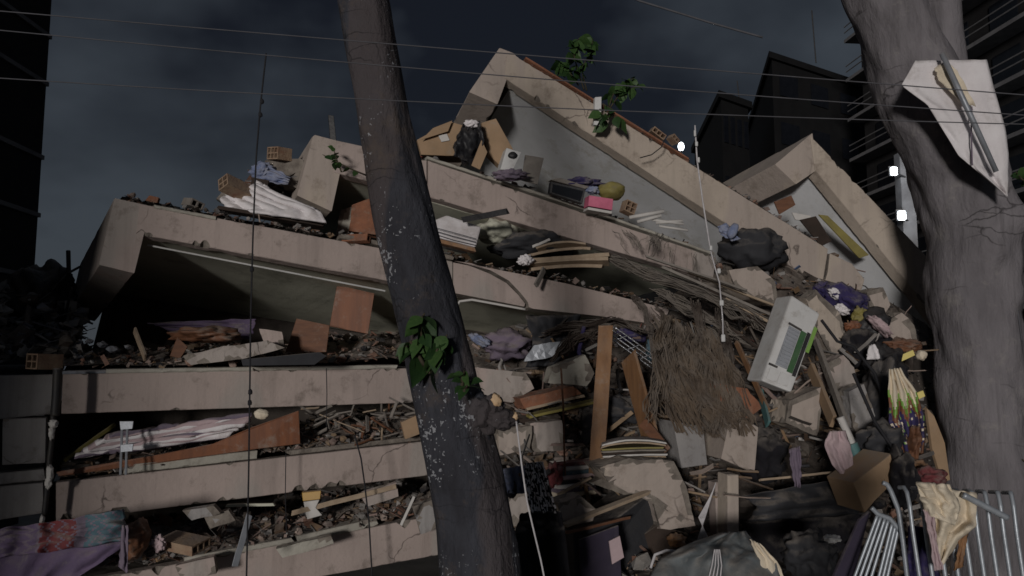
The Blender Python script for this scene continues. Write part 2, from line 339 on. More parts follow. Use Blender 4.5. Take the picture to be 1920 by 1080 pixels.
# ------------------------------------------------------------------ planes of the fallen floors
P1 = Plane(100, 6.4, 820, 7.4, (-.45, .89, .02))
P2 = Plane(100, 6.6, 805, 7.6, (-.45, .89, .02))
P3 = Plane(115, 6.7, 775, 7.75, (-.47, .88, .045))
P4 = Plane(215, 6.8, 1250, 8.05, (-.55, .83, -.10))
P5 = Plane(590, 7.45, 1340, 8.2, (-.42, .90, -.05))
P6 = Plane(940, 8.1, 1600, 8.45, (-.30, .94, -.16))
P7 = Plane(1530, 8.7, 1740, 8.4, (-.40, .90, -.14))

def quad(P, tl, tr, br, bl): return [P.pt(*p) for p in (tl, tr, br, bl)]
def edge_beam(par, P, tl, tr, br, bl, w=.13, mats=('pink_paint', 'raw_concrete'), n=120, chip=.02, seed=1, jag0=0, jag1=0, name='edge_beam'):
    a, b, c, d = quad(P, tl, tr, br, bl); e = P.e * w
    return MB().beam([a, d, d + e, a + e], [b, c, c + e, b + e], n, chip, seed, jag0, jag1).build(name, mats, par)
def deck(par, P, tl, tr, br, bl, o0, o1, mats, t0=.2, t1=.82, seed=2, n=24):
    a, b, c, d = quad(P, tl, tr, br, bl); e0 = P.e * o0; e1 = P.e * o1
    a, d = lerp(a, d, t0), lerp(a, d, t1); b, c = lerp(b, c, t0), lerp(b, c, t1)
    return MB().beam([a + e0, d + e0, d + e1, a + e1], [b + e0, c + e0, c + e1, b + e1], n, .02, seed, .03, .08).build('deck', mats, par)
def end_beam(par, P, q, L, mats, seed=3, name='end_beam'):
    pts = [P.pt(*p) + P.e * .007 for p in q]; e = P.e * L
    return MB().beam(pts, [p + e for p in pts], 24, .02, seed).build(name, mats, par)
def face_piece(par, P, pts, w, mats, name='edge_beam', bev=.012):
    p3 = [P.pt(*p) for p in pts]
    return MB().prism(p3, P.e * w, 0, 1).build(name, mats, par, bevel=bev)
def coping(par, P, a, b, h, w=.17, out=.02, mats=('light_concrete', 'raw_concrete'), seed=5, jag=0, n=40):
    A0 = P.pt(*a) - P.e * out; B0 = P.pt(*b) - P.e * out; up = V(0, 0, h)
    e = P.e * (w + out)
    return MB().beam([A0 + up, A0, A0 + e, A0 + e + up], [B0 + up, B0, B0 + e, B0 + e + up], n, .028, seed, jag, jag).build('coping', mats, par)

# floor 1 : lowest visible
def base_of(P, px, py): p = P.pt(px, py); return Vector((p.x, p.y, p.z))
t = thing('concrete_slab', 'lowest visible fallen floor, its pink edge beam cut off by the bottom of the photo', 'concrete slab', base_of(P1, 480, 1085))
edge_beam(t, P1, (150, 1092), (835, 963), (835, 1038), (150, 1165), seed=11, chip=.028)
deck(t, P1, (150, 1092), (835, 963), (835, 1038), (150, 1165), .12, 2.0, ('raw_concrete', 'raw_concrete'), .15, .7)
coping(t, P1, (560, 1018), (705, 985), .065, seed=12, jag=.06)
coping(t, P1, (345, 1055), (545, 1018), .045, seed=13, jag=.06)
# floor 2
t = thing('concrete_slab', 'fallen floor with a long pink edge beam rising to the right above the patterned blanket', 'concrete slab', base_of(P2, 450, 940))
edge_beam(t, P2, (105, 905), (812, 826), (812, 890), (105, 978), seed=21)
deck(t, P2, (105, 905), (812, 826), (812, 890), (105, 978), .12, 2.2, ('raw_concrete', 'raw_concrete'))
coping(t, P2, (235, 888), (478, 860), .07, w=.2, out=.012, seed=22, jag=.05)
coping(t, P2, (545, 853), (812, 823), .04, w=.2, out=.006, mats=('raw_concrete', 'raw_concrete'), seed=23, jag=.05)
t = thing('concrete_slab', 'short grey cracked slab end left of the dark drainpipe, above the blanket', 'concrete slab', base_of(P2, 45, 970))
edge_beam(t, P2, (-60, 918), (80, 905), (80, 962), (-60, 985), mats=('grey_paint', 'raw_concrete'), seed=24, chip=.035, n=16)
deck(t, P2, (-60, 918), (80, 905), (80, 962), (-60, 985), .12, 2, ('raw_concrete', 'raw_concrete'))
coping(t, P2, (-60, 915), (78, 902), .09, out=-.025, mats=('grey_paint', 'raw_concrete'), seed=25, jag=.05, n=16)
# floor 3
t = thing('concrete_slab', 'level fallen floor with pale coping and a pink edge beam behind the leaning trunk', 'concrete slab', base_of(P3, 450, 770))
edge_beam(t, P3, (118, 700), (800, 690), (800, 754), (115, 776), seed=31, chip=.018)
deck(t, P3, (118, 700), (800, 690), (800, 754), (115, 776), .12, 3.0, ('bluish_paint', 'raw_concrete'), .02, .8)
coping(t, P3, (200, 700), (742, 691), .035, seed=32, jag=.04)
coping(t, P3, (112, 702), (196, 700), .028, mats=('bluish_paint', 'raw_concrete'), seed=33, jag=.04, n=12)
face_piece(t, P3, [(802, 689), (890, 681), (960, 680), (1000, 690), (985, 712), (1003, 728), (968, 742), (905, 752), (802, 754)], .13, ('pink_paint', 'raw_concrete'))
t = thing('concrete_slab', 'scratched bluish slab end with the hollow brick standing on it at far left', 'concrete slab', base_of(P3, 40, 785))
edge_beam(t, P3, (-60, 706), (106, 702), (102, 776), (-60, 792), mats=('grey_paint', 'raw_concrete'), seed=34, chip=.028, n=16)
deck(t, P3, (-60, 708), (92, 705), (90, 776), (-60, 790), .12, 3.0, ('bluish_paint', 'raw_concrete'), .02)
t = MB(); q = quad(P2, (5, 786), (86, 784), (84, 868), (4, 872)); t.beam([q[0], q[3], q[3] + P2.e * .32, q[0] + P2.e * .32], [q[1], q[2], q[2] + P2.e * .32, q[1] + P2.e * .32], 14, .06, 35)
t.build('concrete_block', ('grey_paint', 'raw_concrete'), None, 'square grey concrete block wedged between the two slab ends at far left', 'concrete block')
# floor 4
t = thing('concrete_slab', 'large tilted floor with a dropped left end, olive ceiling below and a jagged crack at right', 'concrete slab', base_of(P4, 300, 520))
m4 = ('pink_paint', 'raw_concrete')
end_beam(t, P4, [(215, 371), (186, 496), (252, 512), (283, 386)], 2.7, ('pink_paint', 'raw_concrete'), 41)
edge_beam(t, P4, (262, 382), (848, 490), (848, 549), (256, 438), seed=42, chip=.022, n=170)
face_piece(t, P4, [(850, 492), (880, 498), (918, 513), (950, 531), (972, 553), (985, 569), (983, 575), (850, 549)], .13, m4, bev=.002)
face_piece(t, P4, [(862, 491), (1060, 531), (1150, 553), (1255, 580), (1248, 600), (1258, 612), (1120, 592), (1000, 579), (992, 576), (990, 567), (976, 549), (954, 526), (922, 508), (884, 494)], .13, ('pink_paint', 'raw_concrete'), bev=.002)
deck(t, P4, (285, 387), (1250, 580), (1250, 608), (277, 443), .12, 2.8, ('olive_soffit', 'raw_concrete'), .1, .94, n=40)
coping(t, P4, (290, 391), (400, 412), .03, seed=43, jag=.04, n=24)
coping(t, P4, (640, 447), (848, 488), .04, seed=44, jag=.05, mats=('raw_concrete', 'raw_concrete'))
# a narrow bead along the ceiling edge
a, b = P4.pt(282, 452), P4.pt(735, 540)
MB().tube([lerp(a, b, i / 12) + P4.e * .15 + V(0, 0, .0 * math.sin(i)) for i in range(13)], .008, 6).build('ceiling_bead', 'white_metal', t)
# floor 5
t = thing('concrete_slab', 'tilted floor carrying boxes and household goods, its stubby left end beside the trunk', 'concrete slab', base_of(P5, 700, 400))
end_beam(t, P5, [(588, 252), (557, 366), (622, 396), (650, 268)], 1.9, ('beige_paint', 'raw_concrete'), 51)
edge_beam(t, P5, (630, 263), (800, 300), (800, 368), (626, 323), seed=52, n=20)
edge_beam(t, P5, (803, 301), (1342, 483), (1336, 524), (803, 369), seed=53, n=130, chip=.028, jag1=.12)
deck(t, P5, (652, 268), (1336, 480), (1330, 524), (646, 329), .12, 2.8, ('olive_soffit', 'raw_concrete'), .1, .93, n=40)
coping(t, P5, (800, 299), (1120, 402), .03, seed=54, n=40)
coping(t, P5, (1124, 404), (1335, 478), .026, seed=55, jag=.05, n=30)
# floor 6
t = thing('concrete_slab', 'steep topmost floor with a pointed left end and plants growing on its edge', 'concrete slab', base_of(P6, 1250, 420))
end_beam(t, P6, [(937, 89), (880, 172), (933, 195), (968, 101)], 2.0, ('beige_paint', 'raw_concrete'), 61)
edge_beam(t, P6, (952, 95), (1552, 466), (1540, 536), (946, 146), w=.14, mats=('beige_paint', 'raw_concrete'), seed=62, n=160, chip=.02, jag1=.1)
deck(t, P6, (970, 103), (1552, 466), (1540, 536), (963, 158), .13, 3.3, ('white_soffit', 'raw_concrete'), .1, .92, n=40)
coping(t, P6, (985, 111), (1290, 300), .02, w=.16, mats=('clay_brick', 'raw_concrete'), seed=63, n=50)
face_piece(t, P6, [(1556, 474), (1598, 494), (1622, 524), (1614, 550), (1588, 541), (1546, 530), (1552, 510)], .2, ('beige_paint', 'raw_concrete'))
# floor 7
t = thing('concrete_slab', 'steep folded floor at right, its lower end passing behind the thick trunk', 'concrete slab', base_of(P7, 1650, 620))
end_beam(t, P7, [(1524, 249), (1454, 308), (1493, 345), (1533, 318)], 1.9, ('beige_paint', 'raw_concrete'), 71)
edge_beam(t, P7, (1519, 254), (1800, 545), (1800, 650), (1528, 318), w=.14, mats=('beige_paint', 'raw_concrete'), seed=72, n=100)
deck(t, P7, (1527, 251), (1800, 538), (1800, 640), (1537, 320), .13, 2.2, ('white_soffit', 'raw_concrete'), .1, .92)

def rebars(P, par_label, spots):
    par = [o for o in COL.objects if o.get('label') == par_label][0]; rs = random.Random(len(par_label))
    for (px, py, dx, dy, off) in spots:
        a = P.pt(px, py) + P.e * off; b = P.pt(px + dx, py + dy) + P.e * off; m_ = lerp(a, b, .55) + V(0, rs.uniform(-.08, .02), rs.uniform(-.03, .06))
        MB().tube([a - (b - a) * .2, a, m_, b + V(0, rs.uniform(-.1, .05), rs.uniform(-.08, .02))], .007, 6).build('rebar', 'dark_metal', par, smooth=True)
rebars(P3, 'level fallen floor with pale coping and a pink edge beam behind the leaning trunk', [(995, 700, 42, -10, .05), (998, 722, 55, 12, .08), (992, 712, 34, 22, .1)])
rebars(P4, 'large tilted floor with a dropped left end, olive ceiling below and a jagged crack at right', [(1252, 588, 46, 20, .04), (1254, 600, 60, 4, .07), (1250, 606, 38, 34, .1)])
rebars(P5, 'tilted floor carrying boxes and household goods, its stubby left end beside the trunk', [(1338, 492, 40, 8, .04), (1338, 506, 52, 24, .06), (1334, 516, 30, 30, .09)])
rebars(P6, 'steep topmost floor with a pointed left end and plants growing on its edge', [(1616, 530, 26, 12, .06), (1612, 540, 20, 26, .1), (1545, 520, 22, -16, .05)])
# inner walls left standing between the floors
def inner_wall(label, P, tl, tr, br, bl, off, mats=('inside_shade', 'inside_shade')):
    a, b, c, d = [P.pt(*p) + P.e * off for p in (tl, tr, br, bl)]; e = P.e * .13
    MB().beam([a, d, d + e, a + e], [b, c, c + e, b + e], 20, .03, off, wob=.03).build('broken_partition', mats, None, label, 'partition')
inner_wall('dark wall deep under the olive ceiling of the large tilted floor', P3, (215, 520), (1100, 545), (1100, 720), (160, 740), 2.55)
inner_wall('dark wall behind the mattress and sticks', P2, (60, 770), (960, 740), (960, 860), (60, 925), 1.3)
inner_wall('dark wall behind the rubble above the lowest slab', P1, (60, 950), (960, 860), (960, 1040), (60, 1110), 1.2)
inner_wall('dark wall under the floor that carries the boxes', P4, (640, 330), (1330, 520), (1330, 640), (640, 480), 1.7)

# ------------------------------------------------------------------ generic debris builders
def rrot(k=1.0):
    return Matrix.Rotation(random.uniform(-3.14, 3.14), 3, 'Z') @ Matrix.Rotation(random.gauss(0, .45 * k), 3, 'X') @ Matrix.Rotation(random.gauss(0, .45 * k), 3, 'Y')
PINK = [(.33, .25, .22), (.27, .20, .18), (.40, .32, .28), (.22, .18, .165)]
GREY = [(.22, .21, .21), (.30, .29, .28), (.15, .145, .145), (.4, .38, .37)]
BRICK = [(.25, .135, .10), (.19, .11, .085), (.29, .18, .14)]
WOOD = [(.26, .17, .10), (.18, .115, .07), (.33, .24, .16), (.10, .065, .045)]
DARK = [(.035, .033, .035), (.055, .048, .044), (.025, .025, .03), (.07, .055, .045)]
BRIGHT = [(.55, .53, .52), (.14, .2, .36), (.45, .12, .1), (.6, .57, .6)]
def frag(mb, p, s, pal):
    c = random.choice(pal); k = random.random(); f = random.uniform(.75, 1.2); c = tuple(x * f for x in c)
    if k < .34: mb.box(p, (s * random.uniform(.7, 1.6), s * random.uniform(.5, 1.1), s * random.uniform(.12, .45)), rrot(), col=c)
    elif k < .6: mb.box(p, (s * random.uniform(1.8, 4.2), s * random.uniform(.1, .25), s * random.uniform(.07, .2)), rrot(.8), col=c)
    elif k < .86: mb.lump(p, (s * random.uniform(.4, .8), s * random.uniform(.4, .8), s * random.uniform(.3, .6)), random.random() * 50, .55, 1.4, 1, rrot(), col=c)
    else: mb.box(p, (s * random.uniform(1, 2.2), s * random.uniform(.6, 1.4), s * .05), rrot(1.6), col=c)
def heap(name, label, cat, P, line, o0, o1, hgt, n, smin, smax, pals, seed=0, nu=60, nv=12, prof=None):
    mb = MB(); rows = []
    def pos(u, v, up=0):
        px, py = polyval(line, u); p = P.pt(px, py) + P.e * lerp(o0, o1, v)
        h = hgt * (prof(u) if prof else 1) * min(1, .25 + v * 2.2) * (.55 + .9 * (ns(u * 9, v * 3, seed) + .35))
        p.z += max(h, 0) + up; return p
    for j in range(nv + 1):
        rows.append([mb.vert(pos(i / nu, j / nv, .02 * ns(i * .9, j * .9, seed)), tuple(x * (.8 + .5 * ns(i * .7, j * .7, seed + 3)) for x in (.21, .18, .16))) for i in range(nu + 1)])
    for j in range(nv):
        for i in range(nu): mb.face((rows[j][i], rows[j][i + 1], rows[j + 1][i + 1], rows[j + 1][i]))
    for k in range(n):
        u = random.random(); v = random.random() ** 1.5; s = smin + (smax - smin) * random.random() ** 2.2
        frag(mb, pos(u, v, random.uniform(-.2, .8) * s), s, random.choice(pals))
    return mb.build(name, 'rubble', None, label, cat, None, 'stuff')
def board(mb, A, B, w, t, roll=0, n=8, bow=0, mi=0, up=None):
    ax = (B - A).normalized(); up = up or Vector((0, 0, 1))
    if abs(ax.dot(up)) > .95: up = Vector((1, 0, 0))
    x = ax.cross(up).normalized(); y = x.cross(ax).normalized()
    r = Matrix.Rotation(roll, 3, ax); x = r @ x; y = r @ y; sd = random.random() * 50
    def Q(p): return [p + x * w / 2 + y * t / 2, p - x * w / 2 + y * t / 2, p - x * w / 2 - y * t / 2, p + x * w / 2 - y * t / 2]
    rings = []
    for i in range(n + 1):
        f = i / n; p = lerp(A, B, f) + y * bow * 4 * f * (1 - f) + y * .004 * ns(f * 4, sd); q = Q(p)
        if i in (0, n): q = [c + ax * random.uniform(-.012, .012) for c in q]
        rings.append(q)
    mb.rings(rings, mi)
    return mb
def plank(a, b, d0, d1, wpx, tk, m, label, cat='plank', name='plank', group=None, roll=None, bow=0):
    A, B = W(a[0], a[1], d0), W(b[0], b[1], d1)
    if roll is None: roll = random.uniform(-.3, .3)
    return board(MB(), A, B, tk, wpx * d0 / FPX, roll, bow=bow, up=Vector((0, -1, 0)) if False else None).build(name, m, None, label, cat, group, bevel=.002)
def flat(pts, d, vec, m, name, label, cat, group=None, parent=None, bev=.004, dd=None):
    """plate or block whose front outline is given by picture points at distance d (or a list of distances)"""
    ds = dd or [d] * len(pts)
    return MB().prism([W(p[0], p[1], x) for p, x in zip(pts, ds)], Vector(vec)).build(name, m, parent, label, cat, group, bevel=bev)
def block(q0, vec, d, mats, name, label, cat, chip=.025, n=14, seed=1, dd=None, jag=0, group=None, parent=None):
    """chipped concrete: four front corners swept along vec"""
    ds = dd or [d] * 4; Q0 = [W(p[0], p[1], x) for p, x in zip(q0, ds)]; v = Vector(vec)
    a, b, c, e = Q0
    return MB().beam([a, e, e + v, a + v], [b, c, c + v, b + v], n, chip, seed, jag, jag, wob=.006).build(name, mats, parent, label, cat, group)
def cloth(Lp, Rp, d, m, name, label, cat, fold=.03, ff=3, seed=1, nu=18, nv=22, dv=0, du=0, ragged=3, thick=.006, group=None, parent=None):
    return MB().sheet(Lp, Rp, d, nu, nv, fold, ff, seed, 0, dv, ragged, du).build(name, m, parent, label, cat, group, smooth=True, thick=thick)
def lumpy(px, py, d, rpx, rpy, rd, m, name, label, cat, amp=.3, fr=1.7, seed=1, sub=4, smooth=True, rot=None, parent=None, group=None):
    k = d / FPX
    return MB().lump(W(px, py, d), (rpx * k, rd, rpy * k), seed, amp, fr, sub, rot).build(name, m, parent, label, cat, group, smooth=smooth)
def cable(pts, d, r, m, name, label, cat='cable', sag=0, n=24, parent=None, group=None, wob=0, seed=1):
    """cable through picture points"""
    ds = d if isinstance(d, (list, tuple)) else [d] * len(pts); P3 = []
    for i in range(n + 1):
        f = i / n; px, py, dd = polyval([(p[0], p[1], x) for p, x in zip(pts, ds)], f)
        P3.append(W(px + wob * ns(f * 9, seed), py, dd) + V(0, 0, -sag * 4 * f * (1 - f)))
    return MB().tube(P3, r, 6).build(name, m, parent, label, cat, group, smooth=True)

# ------------------------------------------------------------------ buildings round about
def box_building(name, label, base, u, depthv, w, dp, h, mats, floors, cols, band=True, sides=True):
    """corner at base, front runs along u for w, goes back along depthv for dp"""
    t = thing(name, label, 'building', base); u = Vector(u).normalized(); dv = Vector(depthv).normalized(); b = Vector(base)
    MB().prism([b, b + u * w, b + u * w + dv * dp, b + dv * dp], V(0, 0, h)).build('wall', mats[0], t)
    pr = [b - u * .3 - dv * .3, b + u * (w + .3) - dv * .3, b + u * (w + .3) + dv * (dp + .3), b - u * .3 + dv * (dp + .3)]
    MB().prism([p + V(0, 0, h + .01) for p in pr], V(0, 0, .5)).build('roof', mats[1], t)
    fh = h / floors
    for f in range(floors):
        if band:
            z = f * fh + fh * .05
            q = [b - u * .12 - dv * .12, b + u * (w + .12) - dv * .12, b + u * (w + .12) + dv * (dp * .98), b - u * .12 + dv * (dp * .98)]
            MB().prism([p + V(0, 0, z) for p in q], V(0, 0, .22)).build('ledge', mats[1], t)
        for c in range(cols):
            x0 = w * (c + .25) / cols; x1 = w * (c + .75) / cols; z0 = f * fh + fh * .35; z1 = f * fh + fh * .8
            p = [b + u * x0 - dv * .02 + V(0, 0, z0), b + u * x1 - dv * .02 + V(0, 0, z0), b + u * x1 - dv * .02 + V(0, 0, z1), b + u * x0 - dv * .02 + V(0, 0, z1)]
            MB().prism(p, -dv * .05).build('window', 'night_glass', t)
    return t
# left, dark block along the street, lengthened out of view to shade the slabs
LX = -6.62
t = thing('street_building', 'black building standing along the left edge of the photo', 'building', (LX - 3, -8, GZ))
LY0 = -5.2
MB().prism([V(LX, LY0, GZ), V(LX, 11, GZ), V(LX - 6, 11, GZ), V(LX - 6, LY0, GZ)], V(0, 0, 13)).build('wall', 'night_wall', t)
for i, py in enumerate((62, 152, 292, 402, 520)):
    z = W(50, py, 10.8).z
    MB().prism([V(LX + .03, LY0, z), V(LX + .03, 11.02, z), V(LX - .2, 11.02, z), V(LX - .2, LY0, z)], V(0, 0, .06)).build('ledge', 'night_ledge', t)
# right, tall block with balconies receding to the left
rb = W(1920, 700, 30); ru = Vector((-.10, 1, 0)).normalized(); rnl = Vector((-1, -.1, 0)).normalized()
t = thing('street_building', 'dark apartment block with stacked balcony ledges behind the thick trunk', 'building', (rb.x, rb.y, GZ))
b0 = Vector((rb.x, rb.y, GZ)) - ru * 16
MB().prism([b0, b0 + ru * 26, b0 + ru * 26 - rnl * 9, b0 - rnl * 9], V(0, 0, 30)).build('wall', 'night_wall', t)
for f in range(12):
    z = 2.2 + f * 2.1
    p = b0 + rnl * .0
    MB().prism([p + V(0, 0, z), p + ru * 26 + V(0, 0, z), p + ru * 26 + rnl * .9 + V(0, 0, z), p + rnl * .9 + V(0, 0, z)], V(0, 0, .16)).build('balcony_slab', 'night_ledge', t)
    for hh in (.55, .85):
        MB().tube([p + rnl * .86 + V(0, 0, z + hh), p + ru * 26 + rnl * .86 + V(0, 0, z + hh)], .03, 6).build('rail', 'night_ledge', t)
    for c in range(9):
        q = p + ru * (1 + c * 2.8) + V(0, 0, z + .3)
        MB().prism([q + rnl * .02, q + ru * 1.5 + rnl * .02, q + ru * 1.5 + rnl * .02 + V(0, 0, 1.4), q + rnl * .02 + V(0, 0, 1.4)], rnl * .04).build('window', 'night_glass', t)
# middle distance
def tower(name, label, px_corner, py_top, d, px_right, dr, px_left, dl, mats, floors, strip=None):
    """corner nearest the camera at px_corner, two visible faces"""
    C = W(px_corner, py_top, d); Rr = W(px_right, py_top, dr); Ll = W(px_left, py_top, dl); h = C.z - GZ
    c0, r0, l0 = [Vector((p.x, p.y, GZ)) for p in (C, Rr, Ll)]; back = r0 + l0 - c0
    t = thing(name, label, 'building', c0)
    MB().prism([c0, r0, back, l0], V(0, 0, h)).build('wall', mats[0], t)
    ur = (r0 - c0).normalized(); ul = (l0 - c0).normalized(); o = -(ur + ul) * .25
    MB().prism([c0 + o, r0 + ur * .3 - ul * .3, back, l0 + ul * .3 - ur * .3], V(0, 0, .35)).build('parapet', mats[1], t).location.z += h
    nr = (ur.cross(V(0, 0, 1))).normalized()
    if nr.y > 0: nr = -nr
    w = (r0 - c0).length
    for f in range(floors):
        for c in range(4):
            q = c0 + ur * (w * (c + .2) / 4) + V(0, 0, h * (f + .3) / floors) + nr * .02; a = ur * w * .14; z = V(0, 0, h / floors * .45)
            MB().prism([q, q + a, q + a + z, q + z], nr * .06).build('window', 'night_glass', t)
    nl = ul.cross(V(0, 0, 1)).normalized()
    if nl.y > 0: nl = -nl
    MB().prism([c0 + ul * .2 + nl * .03, c0 + ul * .9 + nl * .03, c0 + ul * .9 + nl * .03 + V(0, 0, h * .97), c0 + ul * .2 + nl * .03 + V(0, 0, h * .97)], nl * .1).build('lit_edge', 'night_wall_lit', t)  # paler colour stands in for light on the concrete edge
    return t
ta = tower('tower_block', 'black flat-roofed tower block rising behind the folded slab at right', 1447, 112, 42, 1660, 48, 1398, 56, ('unlit_wall', 'unlit_wall'), 7)
tb = tower('tower_block', 'lower dark block joined to the left of the black tower', 1352, 186, 40, 1402, 41.5, 1300, 50, ('unlit_wall', 'unlit_wall'), 5)
a = W(1530, 118, 45); MB().tube([a, a + V(-.12, 0, 3.2)], .035, 6).build('antenna', 'dark_metal', None, 'thin antenna mast on the roof of the black tower', 'antenna')
a = W(1386, 186, 41); MB().tube([a, a + V(-.08, 0, 1.0)], .03, 6).build('antenna', 'dark_metal', None, 'short antenna on the lower dark block', 'antenna')
# pale wall strip with lamps
q = [W(1676, 300, 26), W(1694, 300, 26), W(1738, 520, 26), W(1722, 520, 26)]
xs = W(1690, 400, 26); t = thing('lamp_post', 'pale grey concrete post with bright lamps beside the thick trunk', 'post', (W(1745, 520, 26).x, 26, GZ))
pw = W(1700, 330, 26); MB().prism([V(pw.x - .2, 26, GZ), V(pw.x + .25, 26, GZ), V(pw.x + .25, 26.4, GZ), V(pw.x - .2, 26.4, GZ)], V(0, 0, W(1690, 285, 26).z - GZ)).build('shaft', 'night_ledge', t)
for i, (px, py, s) in enumerate(((1676, 321, 7), (1691, 404, 8))):
    c = W(px, py, 25.6); k = 25.6 / FPX
    MB().box(c, (s * 1.7 * k, .12, s * 2.2 * k)).build('lamp', 'lamp_glow', t, bevel=.04)
    MB().tube([c + V(0, .06, 0), V(pw.x, 26.05, c.z - .1)], .03, 6).build('bracket', 'dark_metal', t)
    MB().box(c + V(0, .1, .02), (s * 2.3 * k, .1, s * 2.8 * k)).build('housing', 'dark_metal', t, bevel=.02)
    li = bpy.data.lights.new('lamp_light', 'POINT'); li.energy = 25; li.color = (.86, .94, 1); li.shadow_soft_size = .1
    lo_ = bpy.data.objects.new('lamp_light', li); COL.objects.link(lo_); lo_.location = c + V(0, -.35, 0)
t = thing('work_lamp', 'small bright white lamp behind the top edge of the steep floor', 'lamp', W(1277, 290, 24))
c = W(1277, 275, 24); MB().lump(c, (.09, .09, .14), 3, .05, 1, 3).build('bulb', 'lamp_glow', t, smooth=True)
MB().tube([c + V(0, .0, -.1), V(c.x, c.y, GZ)], .04, 8).build('pole', 'dark_metal', t)

# ------------------------------------------------------------------ trees
def trunk_mesh(spec, d, seed, rough=.07, knots=(), nr=150, na=44, fr=1.0):
    rings = []
    for i in range(nr + 1):
        px, py, w, dd = polyval([(s[0], s[1], s[2], s[3] if len(s) > 3 else 0) for s in spec], i / nr)
        c = W(px, py, d + dd); r = w / 2 * (d + dd) / FPX; ring = []
        for k in range(na):
            a = 2 * math.pi * k / na; dx, dy = math.cos(a), math.sin(a)
            n1 = ns(dx * 1.3 * fr, dy * 1.3 * fr + seed, c.z * 1.6) + .45 * ns(dx * 4 * fr, dy * 4 * fr + seed, c.z * 3.5) + .3 * ns(dx * 9, dy * 9, c.z * 5 + seed) - .35 * max(0, .25 - abs(ns(dx * 5.5, dy * 5.5 + seed, c.z * 1.1)) * 2.2) 
            rr = r * (1 + rough * n1)
            for (kx, ky, kr, kh) in knots:
                kp = W(kx, ky, d); q = Vector((c.x + dx * r, c.y + dy * r, c.z)); q0 = Vector((kp.x, c.y - r * .8, kp.z)); dist = (q - q0).length
                kk = kr * d / FPX
                if dist < kk * 2.2: rr += kh * d / FPX * math.exp(-(dist / kk) ** 2) * (1 if dist > kk * .4 else .55)
            ring.append(c + V(dx * rr, dy * rr, 0))
        rings.append(ring)
    return MB().rings(rings)
# leaning trunk, left of centre
TD = 3.6
gy = 700 + (1.6 - GZ) / TD * FPX
t = thing('tree', 'dark slanting tree trunk with pale lichen specks in front of the fallen floors', 'tree', (W(930, 1080, TD).x, TD, GZ))
spec = [(625, -420, 98), (645, -220, 100), (683, 0, 104), (716, 200, 102), (757, 400, 118), (805, 600, 122), (836, 745, 130), (864, 860, 142), (884, 960, 142), (897, 1080, 146), (912, 1250, 155), (925, 1500, 175), (935, gy + 40, 240)]
# resample by height so every ring is evenly spaced
def even(spec, n=60):
    ys = [s[1] for s in spec]; out = []
    for i in range(n + 1):
        y = lerp(ys[0], ys[-1], i / n)
        for j in range(len(spec) - 1):
            if spec[j][1] <= y <= spec[j + 1][1] + 1e-6:
                f = (y - spec[j][1]) / (spec[j + 1][1] - spec[j][1]); f2 = f
                out.append(tuple(lerp(spec[j][k], spec[j + 1][k], f2) for k in range(len(spec[0])))); break
    return out
trunk_mesh(even(spec), TD, 4.2, .13, ((905, 770, 40, 16), (640, 20, 18, 8), (700, 250, 22, 8), (860, 620, 20, 10)), nr=200).build('trunk', 'dark_bark', t, smooth=True)
# sawn stub on the right of the trunk: swollen collar with two cut ends
mb = MB(); k = TD / FPX
mb.lump(W(872, 790, TD - .02), (44 * k, .12, 62 * k), 3, .35, 1.8, 4)
mb.lump(W(906, 775, TD - .08), (36 * k, .09, 34 * k), 8, .4, 1.9, 4, Matrix.Rotation(-.5, 3, 'Y'))
mb.lump(W(938, 786, TD - .11), (30 * k, .06, 18 * k), 12, .4, 2.0, 4)
mb.lump(W(925, 758, TD - .12), (17 * k, .05, 19 * k), 15, .35, 2.0, 3)
o = mb.build('stub', 'dark_bark', t, smooth=True)
MB().lump(W(931, 750, TD - .165), (9 * k, .010, 12 * k), 4, .35, 2, 3, Matrix.Rotation(-.3, 3, 'Y') @ Matrix.Rotation(.5, 3, 'Z')).build('cut_face', 'cut_wood', o, smooth=True)
MB().lump(W(966, 782, TD - .12), (5 * k, .014, 8 * k), 5, .35, 2, 3).build('cut_face', 'cut_wood', o, smooth=True)
for a, b, r in (((640, -330), (470, -620), .09), ((630, -380), (760, -700), .08)):
    MB().tube([W(*a, TD), lerp(W(*a, TD), W(*b, TD), .5) + V(0, .1, .05), W(*b, TD)], [r, r * .8, r * .6], 12).build('limb', 'dark_bark', t, smooth=True)
# thick trunk at right
RT = 7.2
t = thing('tree', 'thick grey tree trunk with knots rising along the right side', 'tree', (W(1860, 1080, RT).x, RT, GZ))
gy2 = 700 + (1.6 - GZ) / RT * FPX
spec = [(1560, -260, 140), (1610, -120, 138), (1655, 0, 140), (1692, 90, 148), (1728, 170, 164), (1762, 240, 174), (1790, 310, 172), (1806, 370, 166), (1818, 450, 158), (1828, 600, 156), (1845, 750, 156), (1860, 900, 162), (1876, 1080, 178), (1886, 1250, 200), (1892, gy2 + 30, 270)]
trunk_mesh(even(spec, 90), RT, 9.7, .17, ((1870, 420, 26, 22), (1820, 480, 20, 12), (1790, 395, 26, 14), (1700, 300, 16, 12), (1880, 560, 20, 10)), nr=200).build('trunk', 'pale_bark', t, smooth=True)
spec = [(1745, -260, 80), (1755, -100, 78), (1765, 60, 76), (1775, 160, 80), (1790, 260, 90)]
trunk_mesh(even(spec, 30), RT + .08, 3.3, .07, nr=60, na=24).build('limb', 'pale_bark', t, smooth=True)
cable([(1880, 370), (1892, 470), (1905, 560), (1916, 640)], RT - .32, .006, 'cable_grey', 'cord', None, None, parent=t)

